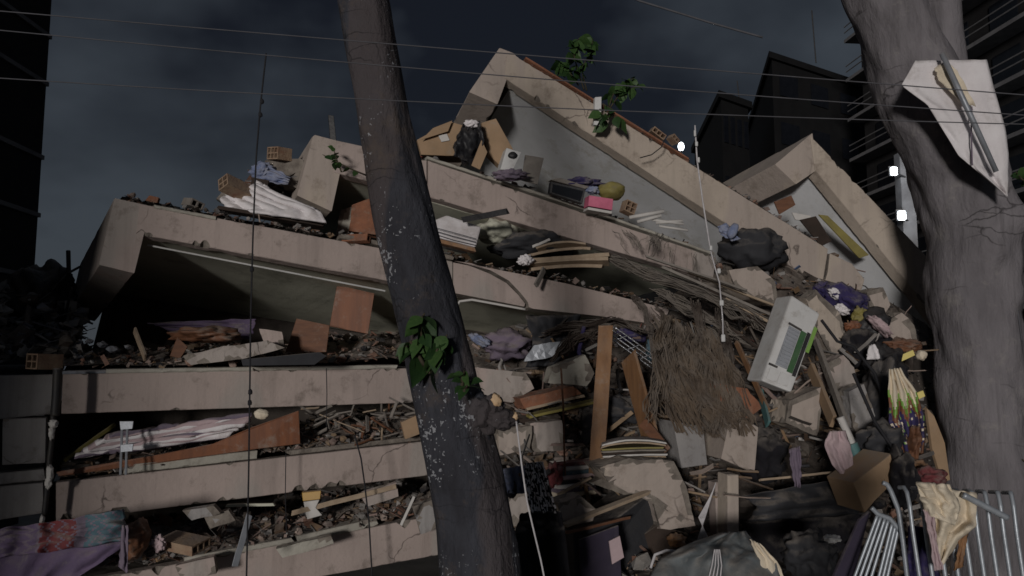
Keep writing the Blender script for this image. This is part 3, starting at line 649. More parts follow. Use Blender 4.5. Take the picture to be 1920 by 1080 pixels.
# leaves, each one a part
def leaf_mesh():
    mb = MB(); n = 7; L = []
    for i in range(n + 1):
        u = i / n; w = .42 * math.sin(math.pi * u ** .8) * (1 - .25 * u); z = -.28 * u * u
        L.append((mb.vert((u, -w, z + .10 * w)), mb.vert((u, 0, z - .02)), mb.vert((u, w, z + .10 * w))))
    for i in range(n):
        a, b = L[i], L[i + 1]; mb.face((a[0], b[0], b[1], a[1])); mb.face((a[1], b[1], b[2], a[2]))
    return mb
LEAF = {}
def leaf(parent_thing, pos, size, direction, roll, m='leaf'):
    if m not in LEAF:
        mb = leaf_mesh(); me = bpy.data.meshes.new('leaf'); me.from_pydata(mb.v, [], mb.f); me.materials.append(MAT[m]); me.polygons.foreach_set('use_smooth', [True] * len(me.polygons)); LEAF[m] = me
    o = bpy.data.objects.new('leaf', LEAF[m]); COL.objects.link(o); o.parent = parent_thing; o.location = pos - parent_thing.location
    q = Vector(direction).to_track_quat('X', 'Z') @ Matrix.Rotation(roll, 4, 'X').to_quaternion(); o.rotation_euler = q.to_euler(); o.scale = (size, size * random.uniform(.75, 1.1), size)
def plant(label, stems, d, nleaf, size, m='leaf', spread=1.0, droop=.3, name='plant'):
    base = W(stems[0][0][0], stems[0][0][1], d); t = thing(name, label, 'plant', base)
    for st in stems:
        pts = [W(polyval(st, i / 8)[0], polyval(st, i / 8)[1], d + .12 * ns(i * .4, st[0][0])) for i in range(9)]
        MB().tube(pts, [.009 - .0007 * i for i in range(9)], 6).build('stem', 'stem', t, smooth=True)
        for k in range(nleaf):
            f = .22 + .78 * (k + random.random() * .6) / nleaf; f = min(f, 1); i = min(int(f * 8), 7); p = lerp(pts[i], pts[i + 1], f * 8 - i)
            dr = Vector((random.uniform(-1, 1), random.uniform(-1, .6), random.uniform(-.5, .6) - droop * .5)) * spread
            leaf(t, p, size * random.choice([.55, .75, .9, 1.0, 1.2]) * random.uniform(.85, 1.15), dr, random.uniform(-1.2, 1.2), random.choice([m, m, m + '_dark']))
    return t
plant('bushy green plant at the tip of the steep topmost floor', [[(1095, 168), (1080, 120), (1072, 85), (1090, 68)], [(1100, 170), (1090, 130), (1108, 95), (1112, 72)], [(1085, 160), (1060, 125), (1040, 112)]], 8.35, 24, .15, 'leaf', droop=.9)
plant('second green plant on the edge of the steep floor, above the brick bits', [[(1140, 205), (1150, 175), (1168, 155), (1190, 146)], [(1142, 205), (1165, 172), (1200, 160)]], 8.3, 18, .14, 'leaf', droop=.9)
plant('green sprig hanging over the painted edge beside a white post', [[(1125, 205), (1130, 215), (1138, 232)], [(1130, 195), (1148, 205), (1158, 225)]], 8.0, 9, .14, 'leaf', droop=1.4)
plant('leafy shoot of fresh green leaves on the leaning trunk', [[(800, 700), (790, 650), (788, 600), (796, 588)], [(805, 700), (820, 655), (838, 628)], [(798, 690), (770, 640), (762, 650)]], TD - .2, 13, .105, 'leaf', droop=1.7)
plant('small green shoot beside the sawn stub of the leaning trunk', [[(868, 735), (866, 708), (872, 692)], [(870, 735), (880, 715)]], TD - .2, 6, .065, 'leaf', droop=.9)
plant('thin sprig with one upright leaf on the stubby slab end', [[(690, 330), (660, 318), (625, 300), (605, 290)], [(640, 322), (632, 300), (624, 275)]], 7.2, 6, .085, 'leaf', droop=.1)
plant('green leaves at the right edge of the photo beside the trunk', [[(1935, 350), (1915, 335), (1905, 322)], [(1935, 345), (1920, 330)]], 5.0, 7, .08, 'leaf')
plant('small leafy twig low on the right of the thick trunk', [[(1930, 870), (1910, 858), (1895, 868)]], RT - .35, 8, .04, 'leaf')

# ------------------------------------------------------------------ overhead wires and hanging cables
def wire(L, d, label, r=.008):
    (x0, y0), (x1, y1), (x2, y2) = L; P3 = []
    for i in range(41):
        x = lerp(-1600, 4200, i / 40)
        y = y0 * (x - x1) * (x - x2) / ((x0 - x1) * (x0 - x2)) + y1 * (x - x0) * (x - x2) / ((x1 - x0) * (x1 - x2)) + y2 * (x - x0) * (x - x1) / ((x2 - x0) * (x2 - x1))
        P3.append(W(x, y, d))
    MB().tube(P3, r, 6).build('overhead_wire', 'cable_grey', None, label, 'wire', 'overhead wires', smooth=True)
wire([(85, 28), (1240, 124), (1920, 178)], 2.55, 'uppermost of the three overhead wires crossing the whole photo', .0019)
wire([(85, 65), (1240, 166), (1920, 216)], 2.6, 'middle one of the three overhead wires crossing the whole photo', .0019)
wire([(85, 152), (1240, 211), (1920, 233)], 2.65, 'lowest of the three overhead wires crossing the whole photo', .0019)
cable([(1120, -30), (1200, 2), (1330, 42), (1430, 70)], 9.0, .012, 'cable_grey', 'overhead_wire', 'short faint wire at the top of the photo, right of centre', 'wire')
t = thing('hanging_cable', 'long thin knotted cable hanging straight down at left in front of the slabs', 'cable', W(465, 1080, 5.6))
cable([(499, 100), (488, 200), (480, 300), (474, 450), (470, 600), (468, 760), (466, 900), (462, 1090)], 5.6, .006, 'cable_black', 'strand', None, None, parent=t, n=40)
for px, py in ((491, 190), (488, 215), (472, 505), (469, 735), (468, 755)):
    lumpy(px, py, 5.6, 4, 6, .016, 'cable_black', 'knot', None, None, sub=2, parent=t)
t = thing('hanging_rope', 'white rope with small fittings hanging from the steep floor at centre right', 'rope', W(1356, 650, 6.6))
cable([(1303, 235), (1307, 300), (1318, 380), (1332, 468)], 6.6, .007, 'white_rope', 'strand', None, None, parent=t)
cable([(1332, 468), (1340, 500), (1349, 530), (1355, 600), (1356, 640)], 6.6, .006, 'white_rope', 'strand', None, None, parent=t)
for px, py, w, h in ((1303, 250, 4, 12), (1306, 270, 5, 9), (1310, 300, 4, 10), (1333, 465, 5, 9), (1348, 508, 6, 9), (1353, 568, 7, 10), (1356, 634, 7, 13)):
    k = 6.6 / FPX; MB().box(W(px, py, 6.58), (w * 1.1 * k, .02, h * 1.1 * k)).build('fitting', 'white_metal', t, bevel=.008)
cable([(612, 690), (613, 740), (612, 800)], 7.0, .004, 'cable_black', 'hanging_cable', 'fine dark cable hanging over the level slab left of the leaning trunk')
cable([(536, 850), (535, 920), (537, 1000)], 7.0, .004, 'cable_black', 'hanging_cable', 'fine dark cable hanging over the second slab from the bottom')
cable([(665, 815), (677, 860), (684, 910), (692, 980), (698, 1085)], 6.9, .007, 'cable_black', 'hanging_cable', 'dark bent cable hanging across the two lowest slabs')
cable([(1052, 690), (1056, 760), (1058, 850), (1060, 900)], 6.0, .008, 'brown_wood', 'hanging_cable', 'thin rusty rod hanging beside the brown vertical plank', 'rod')
cable([(968, 790), (978, 870), (988, 940), (1002, 1000), (1014, 1050), (1022, 1090)], 2.95, .0035, 'white_rope', 'hanging_rope', 'thin white rope hanging from the sawn stub of the leaning trunk', 'rope')

ORD = ['topmost', 'second', 'third', 'fourth', 'fifth', 'sixth', 'seventh', 'eighth', 'ninth']
# ------------------------------------------------------------------ rubble in the gaps between the floors
heap('rubble', 'loose plaster and brick rubble lying between the two lowest slabs', 'rubble', P1, [(180, 1075), (420, 1040), (620, 1002), (830, 962)], .02, 1.1, .17, 1700, .014, .08, [PINK, PINK, GREY, BRICK, WOOD, DARK, GREY], 1)
heap('rubble', 'splintered wood and plaster on the second slab from the bottom', 'rubble', P2, [(110, 900), (480, 858), (640, 840), (812, 822)], .04, 1.2, .13, 1200, .012, .065, [WOOD, PINK, DARK, WOOD, GREY], 2, prof=lambda u: .5 + u)
heap('rubble', 'pink plaster rubble under the olive ceiling on the level slab', 'rubble', P3, [(110, 692), (500, 688), (760, 684), (1000, 682)], .05, 2.2, .22, 1800, .012, .075, [PINK, PINK, GREY, WOOD, BRICK, DARK], 3, prof=lambda u: .45 + .9 * u)
heap('rubble', 'rubble strip on the large tilted floor below the box-laden one', 'rubble', P4, [(560, 432), (720, 462), (850, 486), (1060, 527), (1250, 576)], .04, 1.3, .13, 1500, .01, .06, [GREY, PINK, WOOD, DARK, GREY, BRICK], 4)
heap('rubble', 'crumbs of plaster along the top left edge of the large tilted floor', 'rubble', P4, [(230, 369), (420, 405), (600, 438)], .03, .9, .05, 300, .015, .055, [GREY, PINK, BRICK, DARK], 5)
heap('rubble', 'small debris scattered among the goods on the box-laden floor', 'rubble', P5, [(790, 296), (1000, 358), (1120, 398), (1335, 476)], .05, 1.0, .07, 1000, .01, .055, [GREY, DARK, WOOD, PINK, BRIGHT, DARK], 6)
heap('rubble', 'crumbs of brick along the top edge of the steep topmost floor', 'rubble', P6, [(990, 114), (1200, 246), (1400, 370), (1552, 466)], .02, .35, .035, 420, .012, .05, [BRICK, GREY, PINK, BRICK, DARK], 7, nv=4)
heap('rubble', 'debris wedged between the two steep floors at right', 'rubble', P6, [(1330, 322), (1450, 398), (1560, 470), (1640, 520)], .15, 1.4, .16, 420, .018, .085, [DARK, WOOD, GREY, PINK], 8)
# mound at the far left against the sky
heap('rubble', 'dark tangled mound of debris against the sky at far left', 'rubble', P3, [(-80, 690), (20, 690), (90, 690), (150, 690)], .3, 3.0, .55, 700, .03, .13, [DARK, GREY, GREY, [(.20, .21, .25), (.26, .27, .31)]], 9, nu=24, prof=lambda u: 1.0 - .25 * u)
# the spill on the right
def RD(px, py): return 8.05 - (py - 480) / 520 * 2.6 + .5 * max(0, (1150 - px) / 250) * .6
TOPL = [(880, 640), (960, 610), (1100, 600), (1250, 560), (1330, 505), (1440, 470), (1530, 520), (1650, 555), (1740, 610), (1800, 690), (2050, 760)]
def top_y(px):
    for a, b in zip(TOPL, TOPL[1:]):
        if a[0] <= px <= b[0]: return lerp(a[1], b[1], (px - a[0]) / (b[0] - a[0]))
    return 760
mb = MB(); g = []
NU, NV = 90, 60
def spill(px, v, out=0):
    y0 = top_y(px); py = lerp(y0, 1120, v); cav = 0
    cx = (px - 1500) / 130; cy = (py - 1000) / 95; cav = 1.1 * math.exp(-cx * cx - cy * cy)
    return W(px, py, RD(px, py) + .55 + cav + max(0, px - 1715) * .022 + .22 * ns(px * .013, py * .013, 5) + .1 * ns(px * .04, py * .04, 8) - out), py
for j in range(NV + 1):
    g.append([])
    for i in range(NU + 1):
        px = lerp(880, 2050, i / NU); p, py = spill(px, j / NV)
        k = .8 + .5 * ns(i * .5, j * .5, 2); g[-1].append(mb.vert(p, tuple(x * k for x in (.12, .10, .088))))
for j in range(NV):
    for i in range(NU): mb.face((g[j][i], g[j][i + 1], g[j + 1][i + 1], g[j + 1][i]))
for k in range(5200):
    px = random.uniform(890, 1800); v = random.random(); p, py = spill(px, v, random.uniform(-.05, .16)); s = .013 + .085 * random.random() ** 2.8
    dark = (1380 < px < 1640 and py > 860) or (1560 < px < 1720 and 560 < py < 760)  # fragments in the lower hollow get near-black colours in place of shade
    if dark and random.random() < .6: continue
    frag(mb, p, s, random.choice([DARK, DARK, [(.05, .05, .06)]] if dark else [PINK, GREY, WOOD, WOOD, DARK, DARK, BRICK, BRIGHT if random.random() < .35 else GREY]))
mb.build('rubble', 'rubble', None, 'great heap of mixed rubble spilling down the right half of the collapse', 'rubble', None, 'stuff')

# ------------------------------------------------------------------ hollow bricks
def voxel_brick(nx, ny, L, cell=.045, wall=.012):
    xs = [0]; hole = [False]; mb = MB()
    cx = [0]; kinds_x = []
    for i in range(nx): cx += [cx[-1] + wall, cx[-1] + wall + cell]; kinds_x += [0, 1]
    cx.append(cx[-1] + wall); kinds_x.append(0)
    cy = [0]; kinds_y = []
    for i in range(ny): cy += [cy[-1] + wall, cy[-1] + wall + cell]; kinds_y += [0, 1]
    cy.append(cy[-1] + wall); kinds_y.append(0)
    w, h = cx[-1], cy[-1]; solid = lambda i, j: 0 <= i < len(kinds_x) and 0 <= j < len(kinds_y) and not (kinds_x[i] and kinds_y[j])
    vid = {}
    def v(i, j, k):
        if (i, j, k) not in vid: vid[(i, j, k)] = mb.vert((cx[i] - w / 2, k * L - L / 2, cy[j] - h / 2))
        return vid[(i, j, k)]
    for i in range(len(kinds_x)):
        for j in range(len(kinds_y)):
            if not solid(i, j): continue
            mb.face((v(i, j, 0), v(i + 1, j, 0), v(i + 1, j + 1, 0), v(i, j + 1, 0))); mb.face((v(i, j, 1), v(i, j + 1, 1), v(i + 1, j + 1, 1), v(i + 1, j, 1)))
            for (di, dj, a, b) in ((-1, 0, (0, 0), (0, 1)), (1, 0, (1, 0), (1, 1)), (0, -1, (0, 0), (1, 0)), (0, 1, (0, 1), (1, 1))):
                if not solid(i + di, j + dj): mb.face((v(i + a[0], j + a[1], 0), v(i + b[0], j + b[1], 0), v(i + b[0], j + b[1], 1), v(i + a[0], j + a[1], 1)))
    return mb
def brick(px, py, d, nx, ny, L, rot, m, label, sc=1.0):
    o = voxel_brick(nx, ny, L).build('hollow_brick', m, None, label, 'brick', 'hollow clay bricks', centre=True)
    o.location = W(px, py, d); o.rotation_euler = [R(x) for x in rot]; o.scale = (sc,) * 3
brick(524, 289, 7.6, 3, 2, .17, (4, 8, -38), 'tan_brick', 'hollow brick beside the stubby slab end, highest one at left', .95)
brick(440, 352, 7.2, 2, 2, .26, (-14, -24, -28), 'tan_brick', 'hollow brick tilted against the white bedsheet')
brick(84, 678, 6.6, 2, 2, .24, (0, 2, -20), 'tan_brick', 'hollow brick with four square holes on the bluish slab end')
brick(362, 383, 7.1, 2, 1, .18, (10, 16, 50), 'grey_wood', 'dark square brick lying left of the tilted hollow brick')
brick(345, 1018, 6.35, 3, 1, .30, (6, -10, 70), 'tan_brick', 'long tan hollow brick in the rubble above the lowest slab', 1.1)
brick(1232, 252, 8.4, 3, 1, .14, (5, 34, 14), 'tan_brick', 'broken hollow brick on the top edge of the steep floor', .9)
brick(1262, 262, 8.4, 2, 1, .12, (0, 40, 30), 'tan_brick', 'smaller hollow brick next to the broken one on the steep floor', .8)
brick(1178, 390, 7.95, 2, 2, .12, (0, 20, 20), 'tan_brick', 'hollow block at the right of the pink box', .95)
brick(668, 448, 7.3, 1, 1, .26, (0, 14, 72), 'clay_brick', 'red brick left of the leaning trunk on the large tilted floor', 1.0)
brick(1270, 700, 6.5, 2, 2, .2, (20, 10, 30), 'clay_brick', 'red hollow brick half hidden by the straw')
bk = (-.22, .9, .02)
def back(t): v = Vector(bk).normalized() * t; return v
def ROUGH(pts, d, th, m, lab, name='concrete_chunk', cat='concrete', dd=None, amp=.016):
    ds = dd or [d] * len(pts); bm = bmesh.new(); v0 = [bm.verts.new(W(p[0], p[1], x)) for p, x in zip(pts, ds)]; v1 = [bm.verts.new(v.co + back(th)) for v in v0]; n = len(v0)
    bm.faces.new(v0); bm.faces.new(list(reversed(v1)))
    for k in range(n): bm.faces.new((v0[(k + 1) % n], v0[k], v1[k], v1[(k + 1) % n]))
    bmesh.ops.triangulate(bm, faces=[f for f in bm.faces if len(f.verts) > 4])
    for it in range(4):
        es = [e for e in bm.edges if e.calc_length() > .06]
        if es: bmesh.ops.subdivide_edges(bm, edges=es, cuts=1)
        bmesh.ops.triangulate(bm, faces=bm.faces)
    bm.normal_update(); mb = MB(); sd = pts[0][0] * .37
    for i, v in enumerate(bm.verts):
        v.index = i; sharp = max([e.calc_face_angle(0) for e in v.link_edges] + [0]); c = v.co
        k = amp * (ns(c.x * 9, c.y * 9, c.z * 9 + sd) * .5 + ns(c.x * 22, c.y * 22 + sd, c.z * 22) * .35)
        if sharp > .5: k -= amp * (.5 + 1.3 * max(0, ns(c.x * 7, c.y * 7, c.z * 7 + sd + 4)))
        mb.vert(c + v.normal * k)
    for f in bm.faces:
        mx = max(max([e.calc_face_angle(0) for e in v.link_edges] + [0]) for v in f.verts)
        cc = f.calc_center_median(); mb.face([v.index for v in f.verts], 1 if mx > .5 and ns(cc.x * 6, cc.y * 6, cc.z * 6 + sd) > -.05 else 0)
    bm.free()
    return mb.build(name, (m, 'raw_concrete' if 'paint' in m or 'concrete' in m else m), None, lab, cat)
# red masonry beside the trunk
ROUGH([(662, 385), (700, 372), (712, 440), (655, 432)], 7.75, .12, 'clay_brick', 'red brick wall fragment in the gap left of the leaning trunk', 'brick_wall_fragment', 'wall fragment')
ROUGH([(640, 395), (660, 388), (662, 440), (632, 440)], 7.85, .1, 'light_concrete', 'pale plaster lump left of the red wall fragment', 'plaster_chunk', 'plaster')

# ------------------------------------------------------------------ goods on the large tilted floor, left
t = thing('mattress', 'white sheet-covered mattress slumped on the upper left of the large tilted floor', 'mattress', W(510, 412, 7.3))
mb = MB(); mb.sheet([(412, 372), (416, 378), (425, 388), (428, 392)], [(480, 345), (545, 375), (600, 395), (612, 418)], 7.3, 34, 14, .035, 5, 3, ragged=2, dv=-.12); mb.build('sheet', 'white_cloth', t, smooth=True, thick=.03)
MB().sheet([(482, 338), (478, 360), (485, 380)], [(500, 350), (525, 372), (560, 392)], 7.35, 14, 12, .03, 2, 8, ragged=2).build('fold', 'white_cloth', t, smooth=True, thick=.02)
plank((410, 392), (608, 424), 7.2, 7.35, 7, .12, 'dark_wood', 'dark board under the white mattress at upper left', 'board', 'board')
cloth([(545, 332), (505, 312), (495, 318)], [(540, 345), (495, 342), (470, 340)], 7.5, 'blue_cloth', 'cloth_bundle', 'crumpled blue-white cloth under the highest hollow brick', 'cloth', seed=4)
lumpy(495, 322, 7.6, 22, 16, .1, 'blue_cloth', 'cloth_bundle', 'small blue and pink bundle left of the highest hollow brick', 'cloth', .5, 2.5, 6)
flat([(472, 332), (505, 338), (500, 352), (470, 346)], 7.4, back(.1), 'dark_wood', 'box', 'small dark box under the blue bundle', 'box')
flat([(615, 215), (626, 217), (632, 276), (620, 274)], 7.5, back(.05), 'black_plastic', 'post', 'short black stub standing on top of the stubby slab end', 'post')
flat([(270, 378), (280, 366), (298, 370), (294, 382)], 6.95, back(.08), 'clay_brick', 'brick_piece', 'reddish brick piece on the far left top edge of the tilted floor', 'brick')
heap('rubble', 'broken masonry piled behind the stubby slab end at upper left', 'rubble', P5, [(455, 372), (500, 352), (560, 330), (600, 318)], .25, 1.3, .22, 260, .03, .11, [GREY, DARK, PINK, BRICK], 10, nu=20)
slab_pts = [(498, 302), (520, 297), (566, 300), (585, 330), (560, 352), (505, 344)]
ROUGH(slab_pts, 7.62, .25, 'raw_concrete', 'dark broken concrete lump under the highest hollow brick')
ROUGH([(408, 372), (420, 356), (470, 352), (482, 378), (440, 388)], 7.3, .2, 'light_concrete', 'pale plaster lump under the tilted hollow brick')
# gap between floors 4 and 5
t = thing('mattress', 'white quilted mattress sticking out right of the leaning trunk', 'mattress', W(860, 465, 7.5))
MB().prism([W(800, 418, 7.45), W(838, 403, 7.5), W(903, 425, 7.5), W(893, 464, 7.35), W(800, 440, 7.35)], back(.55)).build('cover', 'white_cloth', t, bevel=.02)
for i in range(3): cable([(806, 424 + i * 6), (850, 436 + i * 7), (893, 448 + i * 6)], 7.33, .004, 'cable_grey', 'seam', None, None, parent=t)
plank((800, 448), (890, 470), 7.3, 7.35, 7, .2, 'orange_wood', 'brown board under the quilted mattress', 'board', 'board')
plank((868, 412), (952, 396), 7.35, 7.2, 11, .04, 'black_plastic', 'black bar pointing right above the quilted mattress', 'bar', 'bar')
for i, (a, b, w) in enumerate((((985, 490), (1145, 478), 7), ((992, 497), (1142, 490), 7), ((1000, 505), (1130, 499), 6), ((980, 483), (1110, 466), 5), ((1010, 470), (1100, 462), 4))):
    plank(a, b, 7.75, 7.6, w, .16, 'pale_wood', ['longest pale board in the small stack below the box-laden floor', 'second longest pale board in the stack below the box-laden floor', 'lowest pale board of the stack below the box-laden floor', 'pale board sloping over the stack below the box-laden floor', 'shortest pale board on top of the stack below the box-laden floor'][i], 'board', 'board', 'stacked pale boards', bow=.01 * i)
plank((1000, 463), (1030, 450), 7.7, 7.7, 5, .03, 'paper', 'short white stick above the stack of pale boards', 'stick', 'stick')
plank((1005, 535), (1020, 505), 7.5, 7.6, 12, .02, 'grey_wood', 'short greenish-grey plank leaning on the tilted floor near the crack', 'plank')
lumpy(985, 488, 7.6, 14, 10, .06, 'white_cloth', 'crumpled_bag', 'small white crumpled bag left of the stacked pale boards', 'bag', .5, 2.5, 7)
lumpy(1000, 460, 8.0, 70, 26, .3, 'charcoal_tarp', 'cloth_bundle', 'dark grey bundle in the gap right of the quilted mattress', 'cloth', .4, 2, 9)
lumpy(930, 435, 7.95, 38, 22, .2, 'olive_soffit', 'cloth_bundle', 'olive bundle beside the quilted mattress', 'cloth', .4, 2, 10)

# ------------------------------------------------------------------ goods on the box-laden floor
t = thing('cardboard_box', 'brown open cardboard box with a white label right of the leaning trunk', 'box', W(850, 290, 7.9))
flat([(782, 262), (845, 228), (905, 246), (895, 292), (838, 292), (790, 290)], 7.75, back(.3), 'cardboard', 'body', None, None, parent=t)
flat([(822, 254), (838, 251), (843, 263), (828, 266)], 7.735, back(.01), 'paper', 'label_sheet', None, None, parent=t, bev=0)
flat([(790, 262), (812, 240), (848, 226), (840, 246)], 7.70, back(.012), 'cardboard', 'flap', None, None, parent=t, bev=.001)
cloth([(868, 232), (858, 258), (850, 292)], [(900, 226), (908, 262), (896, 312)], 7.55, 'black_plastic', 'plastic_bag', 'black plastic bag stuffed between the cardboard boxes', 'bag', .06, 2, 5)
lumpy(878, 272, 7.62, 26, 34, .14, 'black_plastic', 'plastic_bag', 'bulging shiny black bag in front of the brown box', 'bag', .35, 2.2, 3)
lumpy(884, 233, 7.55, 14, 8, .05, 'white_cloth', 'crumpled_bag', 'small white cloth on top of the black bags', 'cloth', .5, 2.4, 13)
flat([(903, 230), (930, 222), (968, 290), (945, 318), (915, 288)], 7.7, back(.12), 'cardboard', 'cardboard_sheet', 'tall tilted cardboard sheet leaning in front of the steep floor', 'cardboard')
flat([(903, 262), (914, 285), (900, 318), (884, 310)], 7.5, back(.02), 'cardboard', 'cardboard_sheet', 'narrow cardboard flap between the black bag and the tall sheet', 'cardboard')
t = thing('appliance', 'small white appliance with a round black opening lying tilted on the slab', 'appliance', W(955, 320, 7.6))
MB().beam([W(950, 277, 7.55), W(938, 318, 7.5), W(938, 318, 7.5) + back(.2), W(950, 277, 7.55) + back(.2)], [W(978, 285, 7.55), W(962, 318, 7.5), W(962, 318, 7.5) + back(.2), W(978, 285, 7.55) + back(.2)], 4, .01, 1, wob=.001).build('body', 'white_metal', t, bevel=.012)
lumpy(961, 291, 7.52, 9, 7, .02, 'black_plastic', 'opening', None, None, .1, 1, 2, 3, parent=t)
flat([(985, 290), (1020, 296), (1008, 346), (978, 338)], 7.7, back(.02), 'grey_wood', 'board', 'grey upright panel right of the white appliance', 'panel')
lumpy(958, 328, 7.55, 30, 10, .1, 'mauve_cloth', 'cloth_bundle', 'pinkish purple clothes below the white appliance', 'cloth', .5, 2.5, 23)
t = thing('television', 'black flat screen lying tilted on the box-laden floor', 'television', W(1060, 375, 7.8))
flat([(1033, 340), (1098, 354), (1092, 382), (1030, 362)], 7.72, back(.07), 'black_plastic', 'case', None, None, parent=t, bev=.006)
flat([(1037, 345), (1093, 358), (1088, 377), (1035, 360)], 7.71, back(.008), 'night_glass', 'screen', None, None, parent=t, bev=0)
flat([(1032, 337), (1050, 333), (1105, 350), (1098, 354)], 7.8, back(.1), 'grey_wood', 'board', 'grey board lying on the black flat screen', 'board')
t = thing('carton', 'small pink printed carton with a pale base in front of the yellow basin', 'box', W(1128, 397, 7.7))
flat([(1105, 366), (1150, 373), (1148, 394), (1103, 386)], 7.68, back(.14), 'magenta_print', 'body', None, None, parent=t)
flat([(1103, 388), (1148, 396), (1147, 401), (1102, 393)], 7.67, back(.14), 'paper', 'base', None, None, parent=t)
lumpy(1146, 358, 7.85, 26, 18, .12, 'olive_yellow', 'basin', 'yellow-green upturned basin behind the pink carton', 'basin', .18, 1.2, 14)
lumpy(1090, 345, 7.9, 34, 10, .12, 'navy_cloth', 'cloth_bundle', 'dark blue clothes behind the yellow basin', 'cloth', .5, 2.6, 15)
lumpy(1112, 357, 7.82, 12, 7, .06, 'blue_cloth', 'crumpled_bag', 'small pale blue bag left of the yellow basin', 'bag', .5, 2.6, 19)
for i, (a, b) in enumerate((((1180, 408), (1245, 396)), ((1195, 416), (1240, 404)), ((1230, 418), (1280, 414)), ((1222, 412), (1282, 420)), ((1236, 424), (1290, 432)))):
    k = 7.8 / FPX; MB().tube([W(*a, 7.85), W(*b, 7.8)], .02 - .002 * i, 10).build('paper_roll', 'paper', None, ['first', 'second', 'third', 'fourth', 'fifth'][i] + ' white paper roll from the left, beside the hollow block on the box-laden floor', 'paper roll', 'paper rolls', smooth=True)
# steep floor
flat([(1116, 182), (1128, 181), (1127, 236), (1114, 234)], 8.02, back(.05), 'white_metal', 'post', 'short white post on the edge of the steep floor beside the green sprig', 'post')
cable([(1200, 296), (1222, 290), (1240, 276), (1246, 262)], 8.05, .006, 'cable_black', 'loose_cable', 'black cable loop dangling over the steep beam below the brick bits')
for i, (pts, m, lab) in enumerate((([(1452, 378), (1484, 366), (1492, 384), (1462, 402)], 'brown_wood', 'small reddish-brown panel between the two steep floors'),
        ([(1535, 402), (1552, 404), (1630, 478), (1612, 484)], 'olive_yellow', 'long olive board lying along the upper steep floor'),
        ([(1500, 412), (1530, 405), (1560, 452), (1540, 462)], 'dark_wood', 'dark panel standing between the two steep floors'),
        ([(1485, 398), (1520, 404), (1524, 416), (1492, 412)], 'paper', 'pale paper sheet on the steep floor beside the dark panel'))):
    flat(pts, 8.5 + .03 * i, back(.02), m, 'board', lab, 'board')
cloth([(1345, 425), (1362, 418), (1370, 430)], [(1352, 440), (1372, 452), (1388, 448)], 7.9, 'blue_cloth', 'plastic_bottle', 'light blue crumpled plastic under the steep beam', 'plastic', .03, 2, 5)
lumpy(1374, 433, 7.85, 9, 17, .05, 'blue_cloth', 'plastic_bottle', 'light blue plastic container tucked under the steep beam', 'container', .15, 1.5, 16, 3, rot=Matrix.Rotation(.5, 3, 'Y'))
lumpy(1410, 470, 8.25, 62, 42, .3, 'charcoal_tarp', 'plastic_bag', 'big dark bag under the lower end of the steep beam', 'bag', .35, 2, 17)

# ------------------------------------------------------------------ under the olive ceiling
flat([(632, 534), (702, 550), (690, 626), (618, 612)], 7.9, back(.035), 'door_orange', 'cupboard_door', 'orange-brown door panel hanging under the olive ceiling', 'door', bev=.003)
flat([(556, 597), (618, 610), (612, 660), (535, 662)], 7.6, back(.03), 'brown_wood', 'board', 'dark brown panel leaning left of the orange door panel', 'panel')
ROUGH([(488, 618), (527, 624), (532, 650), (505, 664)], 7.3, .03, 'pink_paint', 'upright pinkish plaster piece behind the hanging cable', 'plaster_chunk', 'plaster')
ROUGH([(345, 668), (420, 652), (500, 640), (532, 652), (455, 672), (360, 682)], 7.0, .5, 'pink_paint', 'flat pinkish plaster sheet lying on the level slab', 'plaster_chunk', 'plaster')
flat([(452, 674), (600, 660), (612, 668), (590, 684), (455, 686)], 6.95, back(.4), 'charcoal_tarp', 'board', 'dark flat board on the coping of the level slab', 'board')
cloth([(275, 605), (300, 612), (330, 628)], [(480, 598), (475, 618), (470, 636)], 8.1, 'purple_cloth', 'blanket', 'purple blanket crushed under the large tilted floor', 'blanket', .06, 2, 4)
plank((252, 618), (272, 670), 7.2, 7.0, 14, .02, 'pale_wood', 'short pale plank leaning at the left under the olive ceiling', 'plank')
flat([(332, 632), (352, 650), (338, 672), (318, 668)], 7.3, back(.03), 'brown_wood', 'board', 'reddish-brown panel right of the leaning pale plank', 'panel')
lumpy(390, 628, 7.5, 60, 14, .3, 'brown_wood', 'cloth_bundle', 'reddish-brown rug heaped behind the plaster sheet', 'rug', .4, 2, 33)
for i, (px, py, s) in enumerate(((168, 640, 7), (192, 646, 9), (212, 655, 10), (130, 662, 8), (240, 650, 6))):
    lumpy(px, py, 7.1, s, s * .7, s * .006, 'bluish_paint', 'plaster_chunk', ['bluish plaster lump on the level slab, second from the left', 'bluish plaster lump on the level slab, middle one', 'largest bluish plaster lump on the level slab at left', 'leftmost bluish plaster lump on the level slab', 'rightmost bluish plaster lump on the level slab'][i], 'plaster', .5, 2.2, 40 + i, 2, False, group='bluish lumps on the level slab')
# tangled rods on the mound
for i, (a, b, r) in enumerate((((55, 640), (100, 560), .012), ((128, 470), (130, 560), .02), ((96, 545), (128, 512), .01), ((60, 575), (96, 548), .008), ((128, 512), (150, 500), .012), ((20, 640), (60, 590), .01), ((135, 540), (120, 600), .012), ((112, 500), (104, 580), .008))):
    A, B = W(*a, 7.6), W(*b, 7.8); MB().tube([A, lerp(A, B, .5) + V(.02 * ns(i), 0, .03 * ns(i, 4)), B], r, 6).build('bent_rod', 'dark_metal', None, ['slanting dark rod rising from the debris mound at far left', 'thickest upright dark rod on the debris mound at far left', 'short dark rod crossing the upright one on the left mound', 'thin dark rod low on the left of the debris mound', 'stubby dark rod pointing right on the debris mound', 'dark rod at the very left edge of the debris mound', 'dark rod leaning under the tilted floor beside the left mound', 'thin steep dark rod in the middle of the left mound'][i], 'rod', 'rods on the left mound', smooth=True)
